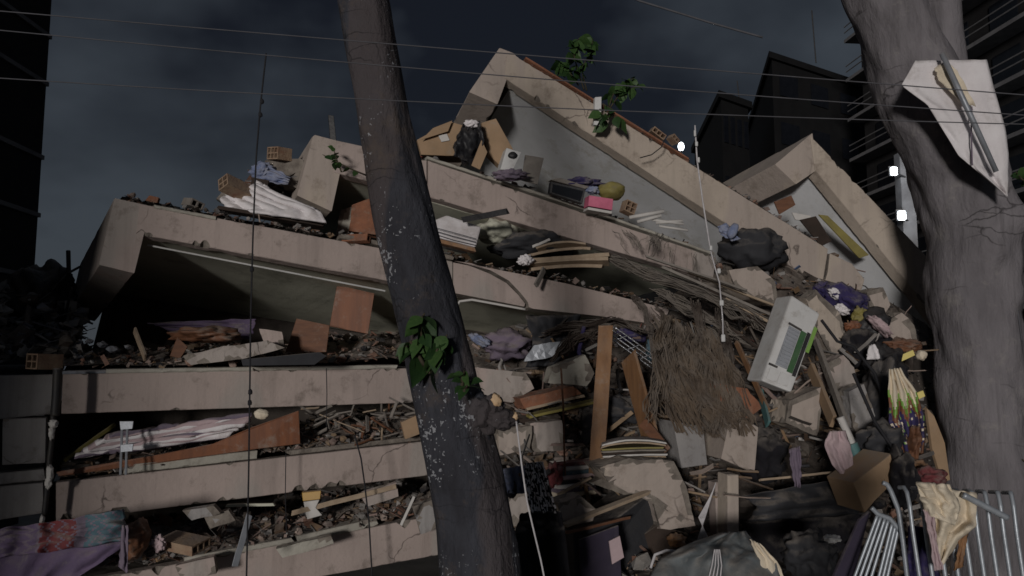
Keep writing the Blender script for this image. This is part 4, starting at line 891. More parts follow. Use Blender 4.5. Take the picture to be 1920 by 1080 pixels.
lumpy(88, 560, 8.2, 48, 66, .4, 'dark_metal', 'cloth_bundle', 'black ragged bulk on top of the debris mound at far left', 'bundle', .45, 1.8, 51)
# ------------------------------------------------------------------ between floors 2 and 3
t = thing('mattress', 'striped mauve and white mattress squashed between the level slab and the one below', 'mattress', W(300, 855, 7.0))
mb = MB(); mb.sheet([(215, 812), (180, 830), (150, 850), (140, 858)], [(472, 775), (470, 785), (455, 800), (425, 818)], 6.72, 40, 20, .03, .8, 31, ragged=2, du=.38, dv=-.06)
for idx in range(len(mb.f)): mb.m[idx] = [2, 2, 0, 0, 1, 1, 1, 0, 0, 0, 1, 1, 2, 0, 1, 1, 0, 1, 1, 2][(idx // 40 + int(1.5 * ns(idx % 40 * .1, 3))) % 20]
mb.build('cover', ['pink_cloth', 'white_cloth', 'mauve_cloth'], t, smooth=True, thick=.05)
flat([(105, 885), (300, 852), (400, 832), (470, 802), (560, 770), (563, 832), (480, 842), (300, 868), (110, 893)], 6.98, back(.03), 'door_orange', 'wardrobe_panel', 'long red-brown wooden panel under the striped mattress', 'panel', dd=[6.68, 6.85, 6.95, 7.05, 7.2, 7.2, 7.05, 6.85, 6.68])
lumpy(490, 776, 7.0, 14, 9, .05, 'cream_cloth', 'pillow', 'small cream pillow corner right of the striped mattress', 'pillow', .2, 1.5, 21)
t = thing('metal_strut', 'grey upright metal strut in front of the striped mattress', 'strut', W(232, 890, 6.55))
for dx in (-5, 5):
    A, B = W(234 + dx, 800, 6.55), W(231 + dx, 890, 6.55); MB().tube([A, B], .01, 6).build('post', 'grey_metal', t)
flat([(224, 790), (250, 790), (248, 804), (226, 806)], 6.54, back(.02), 'grey_metal', 'plate', None, None, parent=t, bev=.002)
flat([(226, 834), (250, 832), (248, 846), (226, 848)], 6.54, back(.02), 'grey_metal', 'plate', None, None, parent=t, bev=.002)
plank((122, 862), (216, 795), 6.9, 7.1, 6, .03, 'olive_yellow', 'thin slanting stick behind the metal strut at left', 'stick', 'stick')
rs = random.Random(5)
for i in range(46):
    x = rs.uniform(575, 800); y = rs.uniform(762, 832); L = rs.uniform(25, 90); a = rs.choice([rs.uniform(-.5, -.1), rs.uniform(-.5, .0), rs.uniform(.1, .7), rs.uniform(1.0, 2.0)])
    if a > .9: L *= .5
    d = rs.uniform(7.3, 7.75); k = d / FPX
    A = W(x - L / 2 * math.cos(a), min(y - L / 2 * math.sin(a), 836), d); B = W(x + L / 2 * math.cos(a), min(max(y + L / 2 * math.sin(a), 760), 836), d + rs.uniform(-.2, .2))
    board(MB(), A, B, rs.uniform(.008, .03), rs.uniform(.006, .018), rs.uniform(-1, 1)).build('splintered_stick', rs.choice(['grey_wood', 'pale_wood', 'brown_wood', 'grey_wood']), None, 'splintered wooden stick in the pile left of the leaning trunk, between two slabs', 'stick', 'splintered sticks between the slabs')
flat([(752, 792), (788, 776), (792, 812), (760, 824)], 7.3, back(.1), 'cardboard', 'box', 'tan block left of the leaning trunk above the second slab', 'box')
# drainpipe at the left
t = thing('drainpipe', 'dark torn drainpipe with pale flaking ends at the left of the slabs', 'pipe', W(90, 960, 6.4))
cable([(108, 690), (106, 740), (103, 780)], 6.42, .034, 'dark_metal', 'pipe', None, None, parent=t)
cable([(100, 770), (98, 815), (94, 850), (90, 890), (88, 920), (83, 965)], 6.42, .02, 'dark_metal', 'pipe', None, None, parent=t)
for (px, py, w, h) in ((100, 795, 8, 8), (97, 812, 5, 12), (93, 890, 6, 18), (91, 905, 6, 12), (79, 975, 4, 9)):
    lumpy(px, py, 6.4, w, h, .022, 'paper', 'flake', None, None, .5, 2.5, px, 3, parent=t)

# ------------------------------------------------------------------ above the lowest slab
MB2 = MB()
t = thing('blanket', 'crumpled zigzag blanket in purple, red and teal at the bottom left corner', 'blanket', W(110, 1075, 6.0))
mats_b = ['purple_cloth', 'red_cloth', 'teal_cloth', 'mauve_cloth']
cloth([(-40, 1005), (-40, 1040), (-40, 1120)], [(235, 1000), (232, 1025), (150, 1080)], 6.02, 'purple_cloth', 'lining', None, None, .05, 4, 2, 26, 16, parent=t)
mb = MB(); mb.sheet([(-40, 1000), (-40, 1020), (-40, 1052)], [(232, 955), (236, 985), (226, 1016)], 5.95, 60, 20, .065, 4, 7, ragged=5)
for idx in range(len(mb.f)):
    i = idx % 60; j = idx // 60; z = (i + (j if (j // 3) % 2 else 6 - j % 6) * 1.0)
    mb.m[idx] = 1 if 24 < i < 40 and (int(z) % 5) < 4 else (2 if i >= 44 and int(z) % 4 else (4 if i < 24 and int(z) % 6 > 1 else 3))
mb.build('patterned_cloth', ['purple_cloth', 'red_cloth', 'teal_cloth', 'mauve_cloth', 'purple_cloth'], t, smooth=True, thick=.006)
cloth([(228, 985), (226, 1030), (222, 1062)], [(240, 985), (240, 1040), (238, 1075)], 5.9, 'mauve_cloth', 'hanging_corner', None, None, .02, 1, 3, 6, 14, parent=t)
lumpy(256, 1010, 6.25, 20, 32, .15, 'brown_wood', 'cloth_bundle', 'rust-brown bundle right of the zigzag blanket', 'cloth', .3, 1.8, 31)
plank((548, 962), (742, 912), 7.0, 7.15, 9, .05, 'pale_wood', 'long pale plank in the rubble above the lowest slab', 'plank')
ROUGH([(680, 928), (742, 906), (746, 930), (690, 948)], 7.2, .1, 'pink_paint', 'pinkish plaster slab at the right end of the long pale plank', 'plaster_chunk', 'plaster')
t = thing('carton', 'torn white and orange packet standing under the second slab', 'packet', W(588, 972, 7.0))
flat([(566, 924), (602, 920), (600, 936), (568, 940)], 7.0, back(.07), 'yellow_plastic', 'top', None, None, parent=t)
flat([(569, 941), (599, 937), (592, 952), (604, 966), (576, 974), (572, 956)], 7.0, back(.07), 'paper', 'body', None, None, parent=t)
lumpy(608, 945, 7.1, 16, 13, .08, 'black_plastic', 'pot', 'dark rounded pot right of the torn packet', 'pot', .2, 1.5, 22)
plank((468, 965), (440, 1062), 6.2, 6.1, 11, .012, 'grey_metal', 'pale bent strip standing by the hanging cable near the bottom', 'strip', 'strip', roll=.4)
plank((776, 932), (752, 985), 6.9, 6.9, 5, .012, 'paper', 'thin white strip left of the leaning trunk above the lowest slab', 'strip', 'strip')
plank((425, 948), (515, 946), 7.0, 7.0, 5, .04, 'olive_soffit', 'thin greenish board just under the second slab at left', 'board', 'board')
lumpy(298, 1018, 6.2, 12, 13, .03, 'pink_cloth', 'crumpled_paper', 'pinkish white crumpled paper left of the long tan brick', 'paper', .6, 2.5, 26)
for i, (pts, m, lab) in enumerate((([(345, 958), (400, 950), (412, 962), (360, 974)], 'grey_paint', 'flat grey plaster plate above the long tan brick'),
        ([(385, 970), (428, 958), (440, 975), (395, 990)], 'grey_paint', 'second grey plaster plate overlapping the first at lower left'),
        ([(775, 950), (822, 935), (826, 985), (790, 1000)], 'grey_paint', 'grey plaster slab against the left side of the leaning trunk'),
        ([(520, 1030), (620, 1005), (625, 1018), (530, 1045)], 'light_concrete', 'pale coping piece broken off above the lowest slab'),
        ([(330, 1062), (400, 1045), (405, 1075), (340, 1085)], 'pink_paint', 'pink plaster block in the bottom left rubble'))):
    ROUGH(pts, 6.5 + .0007 * (pts[0][0] - 300) * 2, .1, m, lab, 'plaster_chunk', 'plaster', amp=.012)

# ------------------------------------------------------------------ right of the trunk, middle
def slabby(pts, d, th, m, lab, name='concrete_chunk', cat='concrete', dd=None, bev=.014):
    return ROUGH(pts, d, th, m, lab, name, cat, dd)
slabby([(890, 690), (985, 700), (1000, 728), (960, 752), (905, 748)], 6.95, .2, 'pink_paint', 'pink wall piece right of the leaning trunk above the sawn stub')
slabby([(1040, 690), (1095, 668), (1110, 700), (1098, 722), (1030, 716)], 6.75, .2, 'light_concrete', 'pale slab piece behind the thin rusty rod')
slabby([(975, 748), (1075, 726), (1088, 738), (985, 766)], 6.7, .3, 'clay_brick', 'reddish tilted board right of the sawn stub', 'board', 'board')
plank((985, 768), (1095, 742), 6.65, 6.7, 5, .1, 'pale_wood', 'pale board edge under the reddish tilted board', 'board', 'board')
plank((990, 780), (1115, 752), 6.7, 6.8, 5, .1, 'olive_yellow', 'olive board below the reddish tilted board', 'board', 'board')
plank((972, 790), (1050, 786), 6.75, 6.8, 14, .1, 'dark_wood', 'dark beam end right of the sawn stub', 'beam', 'beam')
slabby([(995, 795), (1052, 790), (1060, 842), (1000, 846)], 6.4, .15, 'pink_paint', 'pinkish square wall piece below the dark beam end')
slabby([(935, 806), (995, 800), (990, 842), (940, 850)], 6.35, .15, 'beige_paint', 'orange-tan plaster piece right of the leaning trunk')
cloth([(985, 592), (1000, 640), (985, 690)], [(1090, 590), (1075, 650), (1040, 684)], 7.3, 'charcoal_tarp', 'tarpaulin', 'black tarpaulin flap under the cracked floor right of the trunk', 'tarpaulin', .1, 2, 6)
slabby([(1002, 648), (1060, 640), (1035, 668), (985, 676)], 7.1, .02, 'grey_metal', 'thin grey sheet sticking out of the black tarpaulin', 'sheet_metal', 'sheet')
lumpy(900, 638, 7.35, 20, 9, .06, 'blue_cloth', 'crumpled_bag', 'blue and white crumpled bag right of the leaning trunk', 'bag', .4, 2.2, 28, rot=Matrix.Rotation(.5, 3, 'Y'))
lumpy(950, 648, 7.6, 45, 26, .25, 'mauve_cloth', 'cloth_bundle', 'dusty mauve bundle behind the blue and white bag', 'cloth', .45, 2, 29)
cable([(850, 585), (862, 565), (885, 562), (930, 570), (985, 580)], 7.4, .012, 'paper', 'loose_cable', 'pale conduit curling under the cracked floor right of the trunk', 'conduit')
cable([(1095, 612), (1085, 660), (1100, 695), (1130, 712)], 6.9, .02, 'navy_cloth', 'loose_cable', 'thick dark blue hose curving left of the vertical plank', 'hose')
plank((1136, 612), (1118, 888), 6.3, 6.0, 27, .025, 'orange_wood', 'long orange-brown plank standing vertically right of the rusty rod', 'plank', roll=.1)
plank((1178, 668), (1222, 830), 6.4, 6.15, 55, .022, 'orange_wood', 'broad orange-brown board left of the straw bundle', 'board', 'board', roll=.15)
plank((1205, 790), (1250, 845), 6.1, 6.0, 20, .02, 'brown_wood', 'short brown board under the broad orange one', 'board', 'board')
t = thing('metal_tray', 'shiny bent metal rack lying above the broad orange board', 'rack', W(1180, 680, 6.6))
for i in range(4): cable([(1128 + 8 * i, 622 - 3 * i), (1170 + 8 * i, 652 - 3 * i), (1222 + 8 * i, 690 - 3 * i)], 6.6 + .03 * i, .008, 'bright_metal', 'bar', None, None, parent=t)
for i in range(5): f = i / 4; cable([(lerp(1128, 1222, f), lerp(622, 690, f)), (lerp(1152, 1246, f), lerp(613, 681, f))], 6.62, .006, 'bright_metal', 'bar', None, None, parent=t)
for i, (px, py, rx, ry, m, lab) in enumerate(((1185, 628, 28, 14, 'navy_cloth', 'dark blue bag above the shiny rack'), (1225, 655, 12, 24, 'teal_cloth', 'teal plastic bag right of the shiny rack'), (1243, 662, 10, 18, 'blue_cloth', 'pale blue-white bag beside the teal one'), (1160, 770, 45, 26, 'charcoal_tarp', 'dark clothing heap right of the vertical plank'), (1110, 800, 22, 34, 'black_cloth', 'black bag left of the vertical plank'), (1330, 670, 20, 12, 'mauve_cloth', 'reddish mauve rag above the straw bundle'), (1348, 690, 40, 16, 'black_plastic', 'black crumpled plastic above the straw bundle'))):
    lumpy(px, py, RD(px, py) - .12, rx, ry, rx * .003, m, 'cloth_bundle', lab, 'cloth', .45, 2.2, 60 + i)
for i in range(9):
    y = 828 + i * 4.2; x0 = 1128 + 6 * ns(i * 1.7); x1 = 1245 + 10 * ns(i * 2.3, 4)
    A, B = W(x0, y + 4, 6.0 + .02 * i), W(x1, y + 3 * ns(i, 3), 5.95 + .02 * i)
    board(MB(), A, B, .28, .012, .05 * ns(i, 7), bow=.03 if i < 2 else .004).build('flat_sheet', ['paper', 'pale_wood', 'olive_yellow', 'grey_wood', 'dark_wood'][i % 5], None, ORD[i] + ' sheet from the top in the layered pile beside the vertical plank', 'sheet', 'layered sheets')
for i in range(8):
    y = 872 + i * 8; x0 = 1040 + 8 * ns(i * 1.3); x1 = 1108 + 6 * ns(i * 3.3, 2)
    board(MB(), W(x0, y, 6.1 - .02 * i), W(x1, y - 8 + 4 * ns(i, 5), 6.1), .14, .03, .1 * ns(i, 2)).build('folded_cloth', ['red_cloth', 'paper', 'teal_cloth', 'pink_cloth', 'black_cloth', 'paper', 'mauve_cloth', 'cream_cloth'][i], None, 'folded %s garment in the pile left of the vertical plank' % ['red', 'grey-white', 'teal', 'pink', 'black', 'dusty white', 'mauve', 'cream'][i], 'garment', 'pile of folded garments', bevel=.006)

# ------------------------------------------------------------------ the spill on the right: chunks of structure
def rd(px, py, o=.15): return RD(px, py) - o
for i, (pts, th, m, lab) in enumerate((
    ([(1368, 508), (1420, 500), (1452, 530), (1458, 570), (1410, 560), (1378, 535)], .3, 'beige_paint', 'beige beam piece under the big dark bag'),
    ([(1512, 560), (1530, 545), (1572, 590), (1592, 640), (1588, 690), (1562, 672), (1535, 620)], .12, 'beige_paint', 'long beige slab splinter right of the white air conditioner'),
    ([(1626, 548), (1655, 540), (1668, 572), (1652, 598), (1634, 590)], .2, 'beige_paint', 'small beige concrete lump under the steep floor at right'),
    ([(1664, 602), (1690, 588), (1712, 610), (1722, 652), (1690, 648), (1668, 628)], .2, 'beige_paint', 'beige concrete lump left of the thick trunk above the yellow plate'),
    ([(1552, 682), (1580, 668), (1598, 690), (1610, 730), (1590, 750), (1565, 725)], .15, 'pink_paint', 'pinkish curved slab piece in the middle of the right spill'),
    ([(1592, 735), (1618, 722), (1638, 780), (1622, 835), (1600, 800)], .12, 'grey_paint', 'greyish slab piece above the teal pipe'),
    ([(1480, 752), (1538, 728), (1542, 745), (1530, 815), (1474, 792)], .25, 'beige_paint', 'beige block with a dark underside below the air conditioner'),
    ([(952, 930), (1000, 918), (1000, 980), (962, 985)], .2, 'pink_paint', 'pinkish wall piece between the leaning trunk and the hanging skirt'),
    ([(1048, 945), (1092, 934), (1115, 955), (1110, 975), (1056, 985)], .2, 'beige_paint', 'rounded beige concrete lump right of the hanging black skirt'))):
    cx = sum(p[0] for p in pts) / len(pts); cy = sum(p[1] for p in pts) / len(pts)
    slabby(pts, rd(cx, cy, .2), th, m, lab, bev=.02)
block([(1262, 790), (1318, 800), (1326, 872), (1278, 878)], back(.5), rd(1290, 830, .25), ('grey_paint', 'raw_concrete'), 'concrete_chunk', 'greyish white beam end under the straw bundle', 'concrete', seed=81)
block([(1372, 772), (1422, 800), (1414, 886), (1352, 860)], back(.6), rd(1390, 830, .2), ('beige_paint', 'raw_concrete'), 'concrete_chunk', 'square beige beam end right of the straw bundle', 'concrete', seed=82)
slabby([(1126, 878), (1180, 862), (1262, 866), (1284, 912), (1303, 985), (1240, 990), (1222, 926), (1178, 922), (1142, 902)], 5.7, .42, 'beige_paint', 'large pale broken slab end bent like an L over the dark cabinet')
slabby([(1110, 905), (1150, 890), (1200, 918), (1225, 925), (1170, 925)], 5.9, .2, 'raw_concrete', 'dark broken concrete edge under the pale broken slab')
block([(1364, 890), (1385, 890), (1385, 1004), (1364, 1004)], back(.14), 5.75, ('beige_paint', 'raw_concrete'), 'column', 'slim upright pinkish column above the crumpled grey tarpaulin', 'column', seed=85)
block([(1340, 905), (1362, 900), (1362, 1006), (1344, 1006)], back(.1), 5.95, ('pink_paint', 'raw_concrete'), 'column', 'reddish column half hidden behind the slim upright one', 'column', seed=86)
sf = thing('string_fan', 'pale taut strings fanning down left of the slim column', 'strings', W(1310, 1032, 5.6))
for i in range(7):
    cable([(1342 - i * 1.5, 905 + i * 4), (1322 - i * 2, 970), (1302 + i * 6, 1032)], 5.6, .003, 'white_rope', 'string', None, None, parent=sf)
# dark cabinet and boards
t = thing('cabinet', 'dark purple-grey overturned cabinet with a small pale tag at bottom centre', 'cabinet', W(1150, 1080, 5.6))
MB().prism([W(1075, 1000, 5.45), W(1150, 975, 5.6), W(1225, 920, 5.85), W(1238, 985, 5.85), W(1225, 1060, 5.75), W(1160, 1110, 5.5), W(1080, 1110, 5.4)], back(.5)).build('body', 'charcoal_tarp', t, bevel=.01)
flat([(1086, 1012), (1160, 985), (1166, 1090), (1090, 1095)], 5.38, back(.02), 'deep_purple', 'door', None, None, parent=t)
flat([(1142, 1015), (1162, 1005), (1170, 1045), (1148, 1058)], 5.35, back(.01), 'pink_cloth', 'tag', None, None, parent=t, bev=0)
plank((1058, 985), (1215, 922), 5.4, 5.7, 6, .05, 'pale_wood', 'pale brown board lying along the top of the overturned cabinet', 'board', 'board')
plank((1062, 998), (1180, 970), 5.38, 5.6, 5, .05, 'brown_wood', 'red-brown board under the longer brown one on the cabinet', 'board', 'board')
plank((1045, 928), (1108, 895), 5.8, 5.9, 4, .04, 'pale_wood', 'thin pale strip left of the foot of the vertical plank', 'strip', 'strip')
flat([(1195, 1010), (1232, 985), (1290, 1000), (1300, 1080), (1200, 1080)], 5.75, back(.3), 'dark_wood', 'box', 'very dark box between the cabinet and the crumpled grey tarpaulin', 'box')
lumpy(1268, 1012, 5.65, 16, 12, .08, 'orange_wood', 'cloth_bundle', 'orange rag below the pale bent slab end', 'cloth', .4, 2, 70)
# garments hanging right of the trunk
t = thing('hanging_dress', 'black skirt with a black and white patterned top hanging right of the trunk', 'dress', W(1010, 1080, 4.6))
mb = MB(); mb.sheet([(985, 868), (985, 910), (995, 962)], [(1018, 866), (1030, 910), (1044, 962)], 4.62, 26, 26, .025, 2, 5, ragged=2)
for k in range(len(mb.f)):
    i, j = k % 26, k // 26; mb.m[k] = 1 if ns(i * .55, j * .45, 3) + .5 * ns(i * 1.1, j * 1.1, 9) > .02 else 0
mb.build('top', ['black_cloth', 'white_cloth'], t, smooth=True, thick=.008)
MB().sheet([(978, 962), (966, 1000), (964, 1110)], [(1050, 958), (1060, 1000), (1072, 1110)], 4.6, 20, 22, .035, 3, 9, ragged=2).build('skirt', 'black_cloth', t, smooth=True, thick=.012)
cloth([(940, 880), (945, 900), (950, 925)], [(985, 872), (988, 900), (985, 925)], 4.7, 'blue_cloth', 'hanging_shirt', 'blue and white striped shirt between the trunk and the patterned dress', 'shirt', .03, 3, 12)
lumpy(982, 892, 4.75, 14, 12, .06, 'cardboard', 'cloth_bundle', 'tan bundle beside the striped shirt', 'cloth', .4, 2, 71)
lumpy(960, 915, 4.75, 14, 16, .06, 'black_cloth', 'cloth_bundle', 'black rag below the striped shirt', 'cloth', .4, 2, 72)
lumpy(1040, 890, 6.0, 14, 22, .08, 'red_cloth', 'cloth_bundle', 'dark red garment left of the folded pile', 'garment', .45, 2, 73)
lumpy(1205, 878, 5.75, 13, 14, .05, 'white_cloth', 'crumpled_bag', 'small white bag on the pale broken slab', 'bag', .35, 2.4, 74)
# ------------------------------------------------------------------ straw and reeds
def fibres(name, label, cat, m, paths, n, r, spread, seed, n_seg=7, wob=6):
    rs = random.Random(seed); mb = MB()
    cl = [(rs.choice(paths), rs.uniform(-1, 1), rs.uniform(-.6, .6), rs.uniform(-.2, .14), rs.uniform(0, .4), rs.uniform(.3, .75), rs.random() * 40) for _ in range(max(8, n // 22))]
    for k in range(n):
        pth, s0, ds_, o, f0, fl, ph = rs.choice(cl); s0 += rs.gauss(0, .10); s1 = s0 + ds_ + rs.gauss(0, .12); o += rs.gauss(0, .02); f0 = max(0, f0 + rs.uniform(-.05, .12)); f1 = min(f0 + fl * rs.uniform(.7, 1.15), 1.03); pts = []
        ph += rs.gauss(0, .25)
        for i in range(n_seg):
            f = lerp(f0, f1, i / (n_seg - 1)); x, y, dd, w = polyval(pth, f); q = lerp(s0, s1, f)
            pts.append(W(x + w * q * spread + wob * ns(f * 5, ph), y + wob * ns(f * 5, ph + 9) + w * q * .25, dd + o))
        mb.tube(pts, [r * rs.uniform(.6, 1.3)] * n_seg, 3)
    return mb.build(name, m, None, label, cat)
fibres('straw_bundle', 'brown straw thatch hanging in a thick fringe right of the broad board', 'straw', 'straw', [[(1265, 600, 6.7, 28), (1270, 680, 6.35, 38), (1290, 750, 6.1, 48), (1320, 815, 6.0, 46)], [(1300, 610, 6.7, 30), (1330, 690, 6.4, 45), (1355, 770, 6.2, 40), (1370, 800, 6.15, 36)], [(1250, 590, 6.8, 20), (1255, 680, 6.4, 26), (1275, 790, 6.05, 40)]], 1500, .0045, 1, 3, wob=24)
fibres('reed_mat', 'tangled mat of grey reeds and laths slanting down below the tilted floors', 'reeds', 'reed', [[(1120, 478, 7.75, 14), (1220, 512, 7.5, 20), (1340, 555, 7.2, 26), (1440, 600, 7.0, 26)], [(1180, 505, 7.6, 18), (1300, 545, 7.25, 30), (1400, 590, 7.05, 34), (1440, 625, 6.95, 24)], [(1230, 545, 7.4, 24), (1330, 600, 7.0, 30), (1410, 650, 6.9, 30)]], 1100, .005, .9, 4, wob=18)
for i, (a, b, w) in enumerate((((1240, 500), (1480, 605), 5), ((1290, 510), (1470, 580), 4), ((1330, 540), (1478, 640), 6), ((1210, 480), (1400, 545), 4), ((1360, 560), (1482, 625), 5), ((1350, 600), (1460, 680), 5))):
    plank(a, b, 7.1 - .03 * i, 6.85 - .02 * i, w, .03, ['grey_wood', 'pale_wood', 'dark_wood'][i % 3], '%s lath lying along the reed mat, %s' % (['grey', 'pale', 'dark', 'grey', 'pale', 'dark'][i], ['top one of the bundle', 'near the steep beam', 'thickest of the bundle', 'thin one at the left', 'ending at the air conditioner', 'lowest of the bundle'][i]), 'lath', 'lath')
for i, (a, b, w, m, lab) in enumerate((((1255, 655), (1280, 720), 9, 'pale_wood', 'pale lath hanging beside the straw, left one'), ((1225, 640), (1262, 600), 5, 'pale_wood', 'short yellowish lath above the pale blue bag'), ((1380, 640), (1440, 770), 10, 'orange_wood', 'long orange strip left of the air conditioner'), ((1405, 615), (1470, 740), 7, 'dark_wood', 'dark strip along the left of the air conditioner'), ((1345, 610), (1375, 690), 8, 'brown_wood', 'brown slat behind the white rope end'), ((1300, 640), (1330, 700), 9, 'pale_wood', 'pale torn slat above the straw bundle'), ((1426, 735), (1440, 795), 16, 'teal_pipe', 'short pale teal strip below the air conditioner'))):
    plank(a, b, rd(*a, .25), rd(*b, .3), w, .02, m, lab, 'slat', 'slat')
slabby([(1340, 722), (1400, 730), (1425, 765), (1390, 790), (1340, 770)], 6.15, .2, 'clay_brick', 'rust-orange panel at the right end of the straw bundle', 'panel', 'panel')
fibres('root_tangle', 'dark tangle of roots and twigs under the cracked end of the tilted floor', 'twigs', 'dark_wood', [[(960, 640, 7.3, 16), (1060, 612, 7.1, 22), (1150, 600, 7.0, 24), (1240, 640, 6.8, 30)], [(1040, 680, 7.0, 20), (1090, 630, 7.0, 24), (1160, 610, 6.9, 20)], [(1200, 560, 7.3, 20), (1235, 610, 6.95, 26), (1250, 690, 6.6, 26)], [(1320, 560, 7.1, 24), (1345, 640, 6.8, 26), (1360, 730, 6.5, 22)]], 260, .006, 1, 8, wob=16)
fibres('fibre_fringe', 'thin grey fibres trailing over the edge of the box-laden floor', 'fibres', 'reed', [[(1180, 420, 8.0, 60), (1190, 450, 7.75, 60), (1195, 490, 7.7, 60)], [(1290, 460, 8.0, 50), (1300, 490, 7.85, 50), (1310, 540, 7.7, 50)]], 60, .003, 1, 9, wob=8)['kind'] = 'stuff'
# ------------------------------------------------------------------ air conditioner
t = thing('air_conditioner', 'white air conditioner box standing tilted on end with a green stripe', 'air conditioner', W(1480, 735, 6.85))
A = [W(1485, 553, 6.55), W(1538, 588, 6.5), W(1484, 736, 6.35), W(1428, 714, 6.4)]; nb = back(.24)
def ac(u0, v0, u1, v1, out): 
    def q(u, v): return lerp(lerp(A[0], A[1], u), lerp(A[3], A[2], u), v) - Vector(bk).normalized() * out
    return [q(u0, v0), q(u1, v0), q(u1, v1), q(u0, v1)]
MB().prism(ac(0, 0, 1, 1, 0), nb).build('casing', 'white_metal', t, bevel=.015)
gp = MB().prism(ac(.22, .32, .60, .78, .004), -Vector(bk) * .006).build('grille', 'grey_metal', t)
for i in range(11): v = .335 + i * .041; MB().prism(ac(.25, v, .57, v + .016, .012), -Vector(bk) * .008).build('slat', 'grey_metal', gp)
MB().prism(ac(.62, .30, .80, .80, .004), -Vector(bk) * .008).build('stripe', 'green_panel', t)
MB().prism(ac(.82, .28, .93, .82, .004), -Vector(bk) * .006).build('stripe', 'black_plastic', t)
MB().prism(ac(.95, .18, 1.06, .5, .004), -Vector(bk) * .006).build('stripe', 'lime_panel', t)
for (u0, u1) in ((.10, .42), (.45, .80)): MB().prism(ac(u0, .83, u1, .96, .004), -Vector(bk) * .006).build('cover_plate', 'white_metal', t, bevel=.002)
MB().prism(ac(.18, .29, .62, .312, .004), -Vector(bk) * .012).build('handle', 'dark_metal', t)
MB().prism(ac(.02, .79, .3, .812, .004), -Vector(bk) * .012).build('handle', 'dark_metal', t)
# pile of clothes running down from the steep floor
def garment(px, py, rx, ry, m, lab, o=.2, amp=.45, seed=0, tilt=0, cat='garment'):
    return lumpy(px, py, rd(px, py, o), rx, ry, max(rx, ry) * .0032, m, 'garment', lab, cat, amp, 2.1, seed, 4, rot=Matrix.Rotation(tilt, 3, 'Y'))
garment(1588, 562, 42, 22, 'navy_cloth', 'deep blue-purple garment at the top of the clothes spill', seed=101, tilt=.6)
garment(1545, 545, 20, 14, 'navy_cloth', 'small dark blue garment next to the broken beam tip', seed=102, tilt=.5)
garment(1568, 552, 14, 8, 'white_cloth', 'pale grey garment between the two blue ones', .3, seed=103, tilt=.7)
garment(1578, 580, 14, 9, 'white_cloth', 'white garment just below the deep blue one', .3, seed=104, tilt=.4)
garment(1612, 592, 14, 16, 'olive_yellow', 'khaki garment in the clothes spill', .25, seed=105, tilt=.4)
garment(1598, 612, 14, 10, 'door_orange', 'bright orange garment in the clothes spill', .3, seed=106)
garment(1640, 620, 34, 36, 'black_plastic', 'large black bag in the middle of the clothes spill', .12, seed=107)
garment(1610, 650, 30, 32, 'black_cloth', 'black garment left of the large black bag', .1, seed=108)
garment(1650, 612, 26, 8, 'pink_cloth', 'pinkish grey garment draped over the large black bag', .35, seed=109, tilt=.8)
garment(1660, 690, 34, 40, 'black_plastic', 'second black bag lower in the clothes spill', .12, seed=110)
cloth([(1630, 648), (1626, 662), (1625, 674)], [(1640, 645), (1648, 660), (1650, 674)], rd(1638, 660, .42), 'white_cloth', 'garment', 'small white triangular rag on the black bags', 'garment', .015, 1, 3, 8, 8)
garment(1640, 740, 22, 60, 'charcoal_tarp', 'dark grey garment strip left of the striped skirt', .1, seed=111, tilt=.3)
garment(1690, 650, 34, 14, 'brown_wood', 'brown rag behind the upper yellow plate', .05, seed=112)
t = thing('patterned_skirt', 'pleated skirt striped white, green, red and black beside the thick trunk', 'skirt', W(1705, 860, 5.9))
mb = MB(); mb.sheet([(1668, 692), (1666, 740), (1668, 790), (1690, 835), (1700, 872)], [(1688, 690), (1718, 735), (1732, 780), (1734, 825), (1728, 872)], 6.0, 30, 40, .03, 4, 6, ragged=2)
for k in range(len(mb.f)):
    i, j = k % 30, k // 30; z = j + 1.6 * (abs((i % 10) - 5) - 2.5)
    mb.m[k] = 0 if z < 12 else (1 if z < 15 else (2 if z < 18.5 else ((0 if ns(i * .5, j * .5, 3) > .28 else (1 if ns(i * .6, j * .6, 8) > .42 else 3)) if z < 31 else 4)))
mb.build('cloth', ['cream_cloth', 'lime_panel', 'door_orange', 'navy_cloth', 'brown_wood'], t, smooth=True, thick=.008)
garment(1722, 880, 20, 16, 'orange_wood', 'brownish orange garment under the pleated skirt', .25, seed=113)
garment(1742, 895, 28, 18, 'red_cloth', 'dark red garment above the beige clothes on the barrier', .4, seed=114)
garment(1708, 830, 10, 34, 'brown_wood', 'rust-brown garment strip below the pleated skirt', .3, seed=115, tilt=.2)
flat([(1685, 668), (1712, 656), (1716, 666), (1688, 679)], rd(1700, 668, .3), back(.02), 'bright_yellow', 'yellow_plate', 'bright yellow plate beside the thick trunk, upper one', 'plate', bev=.002)
flat([(1716, 738), (1731, 732), (1735, 743), (1720, 750)], rd(1725, 740, .3), back(.02), 'bright_yellow', 'yellow_plate', 'bright yellow plate beside the thick trunk, lower one', 'plate', bev=.002)
lumpy(1727, 666, rd(1727, 666, .25), 9, 10, .05, 'cream_cloth', 'concrete_chunk', 'rounded cream knob right of the upper yellow plate', 'knob', .2, 1.5, 77)
flat([(1738, 765), (1752, 780), (1772, 830), (1782, 900), (1768, 905), (1748, 840)], rd(1760, 830, .25), back(.03), 'cardboard', 'board', 'tall tan board leaning against the left side of the thick trunk', 'board')
